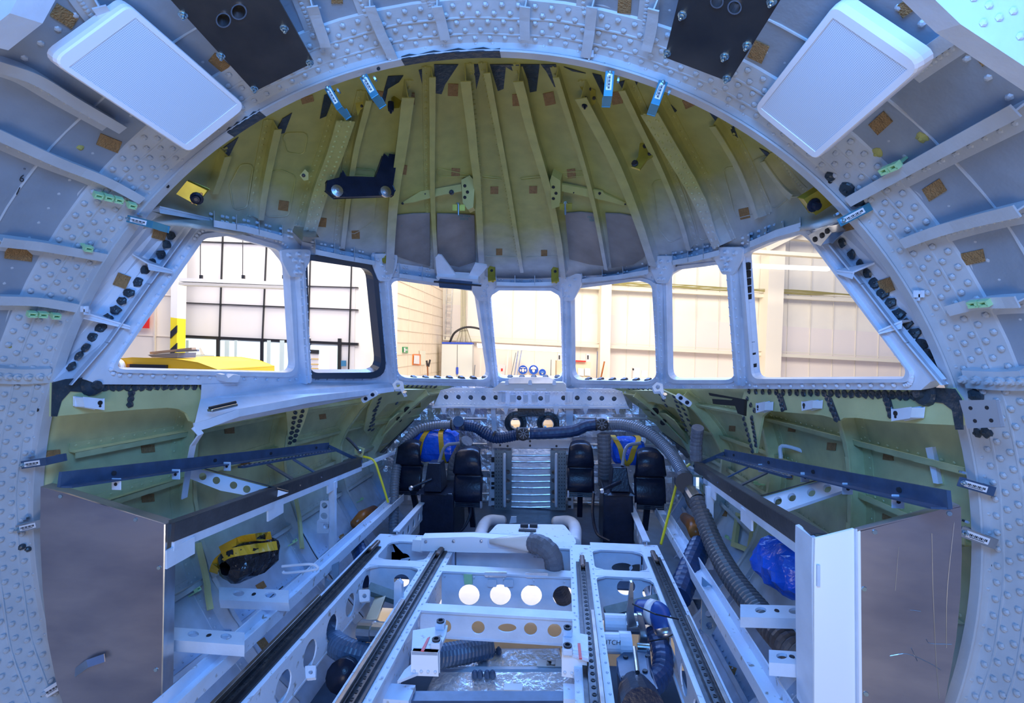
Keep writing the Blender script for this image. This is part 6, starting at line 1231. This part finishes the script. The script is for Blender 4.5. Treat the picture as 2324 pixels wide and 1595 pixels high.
# side block wall between facade and back wall
c0, c1 = HP(886, 400, DF+.4), HP(1005, 400, DB); d0, d1 = HP(876, 1300, DF+.4), HP(1003, 1000, DB)
n_ = (c1-c0).cross(d0-c0); SW = Plane(HP(888,560,DF+.4), HP(1006,560,DB), HP(1004,860,DB)); m = MB(); m.prism([SW.at(870,300), SW.at(1008,300), SW.at(1003,1000), SW.at(850,1000)], V((-.1,0,0))); sw = struct(m.build('wall_block', Wb))
m = MB()
for k in range(16):
    y = 560 + k*20; m.prism([SW.at(880, 789 + (y-789)*1.5, .01), SW.at(1005, y, .01), SW.at(1005, y+.8, .01), SW.at(880, 789 + (y-789)*1.5 + 1.2, .01)], V((-.02,0,0)))
for x in (932, 965, 985): m.prism([SW.at(x, 500, .01), SW.at(x+.9, 500, .01), SW.at(x-7, 900, .01), SW.at(x-8, 900, .01)], V((-.02,0,0)))
m.build('mortar_joint', mat('mortar', (.70,.60,.48), .8), sw)
def swq(px, off=.02): return [SW.at(x, y, off) for x, y in px]
t = thing('exit_sign', 'small green exit sign on the block wall', 'sign', tuple(SW.at(920,794))); MB().prism(swq(((915,787),(926,787),(926,801),(915,800))), V((-.02,0,0))).build('sign_face', mat('sign_green', (.02,.30,.10), .4), t); MB().prism(swq(((918,793),(925,793),(925,795),(918,795)), .05), V((-.01,0,0))).build('arrow', M_stick, t); MB().prism(swq(((918,789),(920,789),(920,799),(918,799)), .05), V((-.01,0,0))).build('door_symbol', M_stick, t)
t = thing('framed_notice', 'orange framed notice on the block wall', 'notice', tuple(SW.at(946,815))); MB().prism(swq(((938,803),(955,804),(955,829),(937,828))), V((-.02,0,0))).build('frame', mat('orange_frame', (.85,.22,.04), .5), t); MB().prism(swq(((941,806),(952,807),(952,826),(940,825)), .05), V((-.01,0,0))).build('sheet', M_stick, t)
tag(MB().prism(swq(((952,795),(966,797),(965,828),(956,828))), V((-.01,0,0))).build('faded_notice', mat('faded_paper', (.78,.76,.62), .6)), 'faded safety notice right of the orange frame', 'notice')
for x, lb in ((970,'black forked tool standing by the block wall'),): t = thing('forked_tool', lb, 'tool', tuple(HP(x,845,11))); hbar(m := MB(), x, 830, x+1, 862, 3, 11, .03); m.build('shaft', mat('rust_brown', (.25,.10,.04), .6), t); hbar(m := MB(), x-2, 818, x, 832, 4, 11, .03); m.build('prong', M_ink, t); hbar(m := MB(), x+6, 816, x+2, 832, 4, 11, .03); m.build('prong', M_ink, t)
# cabinet, cables, ladder tray on the back wall
DC = 13.6; t = thing('electrical_cabinet', 'tall grey cabinet with blue top edge seen through the left front window', 'cabinet', tuple(HP(1040,860,DC)))
hq(m := MB(), [(1003,780),(1072,781),(1070,980),(998,980)], DC, .6); m.build('carcass', mat('cabinet_grey', (.66,.68,.66), .5), t); hq(m := MB(), [(1003,776),(1072,777),(1072,781),(1003,780)], DC-.02, .62); m.build('top_trim', mat('cobalt_blue', (.02,.07,.55), .4), t); hbar(m := MB(), 1038,782,1036,980, .8, DC-.01, .02); m.build('door_gap', M_ink, t)
m = MB(); hq(m, rounded([(1035,833),(1040,833),(1040,849),(1035,849)], 2, 3), DC-.03, .03); m.build('handle', mat('cobalt_blue', (.02,.07,.55), .4), t)
t = thing('ladder_tray', 'vertical steel ladder tray above the cabinet', 'ladder', tuple(HP(1018,700,DB-.3))); hbar(m := MB(), 1014,640,1010,770, 2.5, DB-.3, .1); m.build('left_rail', M_steel, t); hbar(m := MB(), 1027,640,1022,770, 2, DB-.3, .1); m.build('right_rail', M_steel, t)
for y in (668, 686, 705, 723, 742, 760): hbar(m := MB(), 1012, y, 1026, y+1, 1.4, DB-.28, .05); m.build('rung', M_steel, t)
t = thing('cable_riser', 'bundle of pale cables rising from the cabinet and fanning out', 'cables', tuple(HP(1050,760,DC)))
for k in range(9): MB().tube(cat([HP(1047 + k*1.3, 640, DB-.5), HP(1046 + k*1.3, 730, DB-.6), HP(1044 + k*2.2, 752, DC+.1), HP(1036 + k*4.2, 776, DC+.1)], 5), .014, 5).build('cable', mat('cable_beige_%d' % (k % 3), ((.45,.42,.30),(.62,.58,.46),(.30,.28,.20))[k % 3], .6), t)
tag(MB().tube(cat([HP(1021,776,DC+.1), HP(1032,755,DC), HP(1055,743,DC), HP(1080,744,DC), HP(1100,752,DC), HP(1112,765,DC)], 6), .03, 8).build('black_hose', M_ink), 'black hose arching over the cabinet', 'hose')
for i, (x, y, r, lb) in enumerate(((1187,839,11,'blue ear protection sign, left of the three round signs'), (1211,839,11.5,'blue helmet sign, middle of the three round signs'), (1231,845,8.5,'small blue eye protection sign, rightmost of the three'))):
    t = thing('safety_sign', lb, 'sign', tuple(HP(x, y, DB-.1)), 'round blue safety signs'); hq(m := MB(), circ(x, y, r, 24), DB-.12, .02); m.build('white_rim', M_stick, t); hq(m := MB(), circ(x, y, r*.92, 24), DB-.14, .02); m.build('blue_disc', mat('sign_blue', (.01,.10,.62) if i < 2 else (.12,.28,.70), .4), t)
    hq(m := MB(), circ(x, y+r*.12, r*.27, 16, r*.40), DB-.16, .01); m.build('head_symbol', M_stick, t)
    if i == 0:
        for s_ in (-1, 1): hq(m := MB(), circ(x+s_*r*.52, y+r*.1, r*.16, 10, r*.3), DB-.17, .01); m.build('ear_cup', M_stick, t)
        hbar(m := MB(), x-r*.5, y-r*.45, x+r*.5, y-r*.45, r*.14, DB-.17, .01); m.build('headband', M_stick, t)
    elif i == 1: hq(m := MB(), [(x-r*.6, y-r*.1), (x-r*.45, y-r*.5), (x, y-r*.68), (x+r*.45, y-r*.5), (x+r*.6, y-r*.1)], DB-.18, .01); m.build('helmet_symbol', M_stick, t)
    else: hbar(m := MB(), x-r*.5, y-r*.05, x+r*.5, y-r*.05, r*.35, DB-.18, .01); m.build('goggles_symbol', mat('sign_blue_light', (.12,.28,.70), .4), t)
hq(m := MB(), [(1130,826),(1148,828),(1144,858),(1128,858)], DB-.1, .02); t = m.build('notice_board', M_stick); tag(t, 'white notice with red marks left of the round blue signs', 'notice')
hq(m := MB(), [(1137,836),(1141,836),(1141,842),(1137,842)], DB-.12, .01); m.build('red_mark', M_red, t)
for i, (x0, y0, x1, y1, w, lb, mt_) in enumerate(((1154,795,1148,862,3,'cream stick',Wc), (1171,800,1158,862,1.5,'thin grey rod',M_hose), (1176,796,1166,862,3,'pale pipe',M_steel), (1184,794,1172,862,2.5,'second pale pipe',M_steel), (1092,806,1089,862,2,'cream batten',Wc), (1115,826,1104,862,1.5,'grey bar',M_hose), (1356,797,1354,862,2,'grey post',M_steel), (1251,816,1250,862,1.5,'dark rod',M_hose), (1372,820,1363,862,3,'orange wooden plank',M_orange), (1078,828,1075,862,1.5,'short grey rod',M_hose))):
    hbar(m := MB(), x0, y0, x1, y1, w, DB-.4-.05*i, .04); tag(m.build('leaning_stick', mt_), lb + ' leaning on the back wall below the windows', 'stick', 'sticks leaning on the back wall')
t = thing('beige_locker', 'beige locker with papers seen through the right front window', 'locker', tuple(HP(1320,850,13.5))); hq(m := MB(), [(1264,818),(1341,822),(1339,980),(1262,980)], 13.5, .5); m.build('carcass', mat('locker_beige', (.78,.66,.46), .6), t)
for x in (1312, 1327): hq(m := MB(), [(x,835),(x+13,836),(x+13,853),(x,852)], 13.45, .02); m.build('paper', mat('blueish_paper', (.62,.70,.82), .6), t)
for x in (1269, 1334): hq(m := MB(), [(x-3,803),(x+4,803),(x+4,818),(x-3,818)], 13.6, .15); mm_ = m.build('meter_box', M_stick); tag(mm_, 'small meter box on top of the beige locker, %s' % ('left' if x < 1300 else 'right'), 'box'); hq(m := MB(), [(x-1,806),(x+2,806),(x+2,815),(x-1,815)], 13.58, .02); m.build('meter_window', M_ink, mm_)
hbar(m := MB(), 1292,818,1330,820, 3, 13.4, .1); tag(m.build('red_case', M_red), 'flat red case on the beige locker', 'case')
hq(m := MB(), [(1438,834),(1452,835),(1451,862),(1436,862)], 13.5, .2); t = m.build('white_device', M_stick); tag(t, 'white apparatus at the foot of the back wall, right', 'device'); hq(m := MB(), [(1436,836),(1439,836),(1439,840),(1436,840)], 13.48, .05); m.build('black_knob', M_ink, t); hq(m := MB(), [(1457,840),(1470,841),(1468,855),(1456,854)], 13.5, .02); tag(m.build('wall_notice', mat('blueish_paper', (.62,.70,.82), .6)), 'pale blue notice beside the white apparatus', 'notice')
# office facade at left with black grid
m = MB(); hq(m, [(395,200),(812,200),(798,1300),(385,1300)], DF, .05); fa = struct(m.build('wall_office', Wp)); m = MB(); hq(m, [(812,200),(905,200),(895,1300),(798,1300)], DF+.02, .05); struct(m.build('wall_pier', Ww))
m = MB()
for x0, y0, x1, y1, w in ((509,400,494,850,2.2),(611,400,591,850,2.2),(709,400,696,850,2.2),(803,400,790,850,2.2),(407,620,401,850,4),(400,546,812,560,2.2),(400,686,812,703,2.2),(397,762,812,781,6),(400,640,812,652,1.5)): hbar(m, x0, y0, x1, y1, w, DF-.03, .06)
m.build('mullion', Bk, fa)
m = MB(); hq(m, [(402,767),(492,771),(490,990),(398,990)], DF-.02, .03); hq(m, [(500,772),(592,776),(588,990),(497,990)], DF-.02, .03); hq(m, [(597,776),(664,779),(660,990),(594,990)], DF-.02, .03); hq(m, [(703,783),(767,785),(764,990),(700,990)], DF-.02, .03); m.build('office_glass', Gl, fa)
m = MB()
for x0, x1 in ((494,493),(594,592),(700,697),(770,767)): hbar(m, x0, 768, x1, 990, 7, DF-.04, .05)
m.build('window_post', Bk, fa)
m = MB()
for x, w in ((410,8),(425,6),(515,10),(535,6),(610,8),(640,10)): hbar(m, x, 772, x-3, 990, w, DF-.05, .01)
m.build('vertical_blind', mat('blind_grey', (.55,.66,.68), .6), fa)
t = thing('office_printer', 'grey white office printer behind the office glass', 'printer', tuple(HP(470,820,7.9))); hq(m := MB(), [(438,806),(448,804),(486,806),(488,842),(434,842)], 7.85, .04); m.build('body', mat('printer_grey', (.62,.68,.68), .5), t); hq(m := MB(), [(451,790),(455,788),(464,804),(456,806)], 7.85, .03); m.build('paper_tray', M_stick, t)
t = thing('wall_calendar', 'three part wall calendar with black header behind the office door glass', 'calendar', tuple(HP(713,810,7.9))); hq(m := MB(), [(703,793),(724,794),(722,842),(702,842)], 7.9, .01); m.build('sheet', M_stick, t); hq(m := MB(), [(703,793),(724,794),(724,803),(703,802)], 7.88, .01); m.build('header', M_ink, t)
for y in (814, 826, 836): hbar(m := MB(), 703, y, 723, y+.5, 1.5, 7.88, .01); m.build('stripe', M_tape, t)
hq(m := MB(), [(748,790),(765,791),(763,842),(747,842)], 7.9, .01); tag(m.build('whiteboard', M_stick), 'small whiteboard seen at the right of the office door glass', 'board')
hq(m := MB(), [(774,818),(785,818),(785,831),(774,831)], DF-.05, .02); tag(m.build('blue_door_plate', mat('plate_blue', (.04,.18,.36), .5)), 'blue plate on the white office panel', 'sign')
# beige wall, hazard column, red sign at far left
m = MB(); hq(m, [(-200,200),(400,200),(390,1300),(-200,1300)], DS+1.2, .05); wl_ = struct(m.build('wall_beige', mat('hangar_beige', (.90,.82,.72), .7, noise=.03, nscale=3)))
m = MB(); hbar(m, 250, 758, 388, 764, 1, DS+1.18, .02); hbar(m, 330, 668, 388, 671, 1, DS+1.18, .02); hbar(m, 352,560,349,830, 3, DS+1.15, .03); m.build('conduit', mat('conduit_cream', (.78,.70,.60), .6), wl_)
t = thing('hazard_column', 'white column with a yellow and black hazard striped foot', 'column', tuple(HP(394,800,DS+.9))); hq(m := MB(), [(391,400),(409,400),(402,722),(387,720)], DS+1, .2); m.build('upper_column', Ww, t)
hq(m := MB(), [(387,720),(402,722),(398,990),(383,990)], DS+1, .2); m.build('yellow_foot', mat('hazard_yellow', (.85,.68,.02), .5), t)
for y in (738, 778, 818): hq(m := MB(), [(386.5,y+14),(401,y),(400.5,y+16),(386,y+30)], DS+.98, .02); m.build('black_stripe', M_ink, t)
t = thing('prohibition_sign', 'red and white sign on the beige wall partly hidden by the window frame', 'sign', tuple(HP(322,725,DS+1.1))); hq(m := MB(), [(300,704),(338,706),(337,745),(300,743)], DS+1.1, .02); m.build('red_board', M_red, t); hq(m := MB(), circ(315, 722, 14, 20), DS+1.08, .01); m.build('white_disc', M_stick, t); hq(m := MB(), [(308,736),(320,736),(320,742),(308,742)], DS+1.07, .01); m.build('caption_block', M_stick, t)
# yellow ground vehicle with dustpan and hose coil
t = thing('yellow_ground_vehicle', 'yellow service vehicle top seen through the left side window', 'vehicle', tuple(HP(400,850,4.2))); YV = mat('vehicle_yellow', (.90,.52,.01), .35)
hq(m := MB(), [(250,815),(300,812),(400,814),(450,822),(494,838),(496,960),(250,960)], 4.2, 1.0); m.build('hood', YV, t, bevel=.02); hq(m := MB(), [(294,826),(376,828),(376,850),(294,850)], 4.17, .03); m.build('grille', M_ink, t); hq(m := MB(), [(288,826),(294,826),(294,850),(288,850)], 4.17, .03); m.build('wood_trim', M_orange, t)
t = thing('dustpan', 'grey dustpan with brown brush lying on the yellow vehicle', 'dustpan', tuple(HP(390,800,4.3))); hq(m := MB(), [(335,805),(404,800),(402,812),(345,811)], 4.3, .25); m.build('pan', mat('dustpan_grey', (.16,.17,.22), .5), t); hbar(m := MB(), 400,797,447,795, 4, 4.32, .03); m.build('pan_handle', mat('dustpan_grey', (.16,.17,.22), .5), t); hbar(m := MB(), 340,801,435,791, 5, 4.35, .06); m.build('brush', mat('brush_tan', (.52,.32,.18), .8), t)
t = thing('hose_coil', 'white hose coil at the lower left corner of the side window', 'hose', tuple(HP(268,832,4.1)))
for k in range(4): MB().tube([HP(264 + k*4 + 10*math.cos(a), 835 + 17*math.sin(a), 4.1 + k*.04) for a in [math.pi*(-.9 + 1.1*i/14) for i in range(15)]], .012, 8).build('coil_turn', M_stick, t)
# hangar floor
fz = CAM.z - 2.35; struct(MB().prism([V((-16,-6,fz)), V((16,-6,fz)), V((16,18,fz)), V((-16,18,fz))], V((0,0,-.1))).build('ground', Fl))
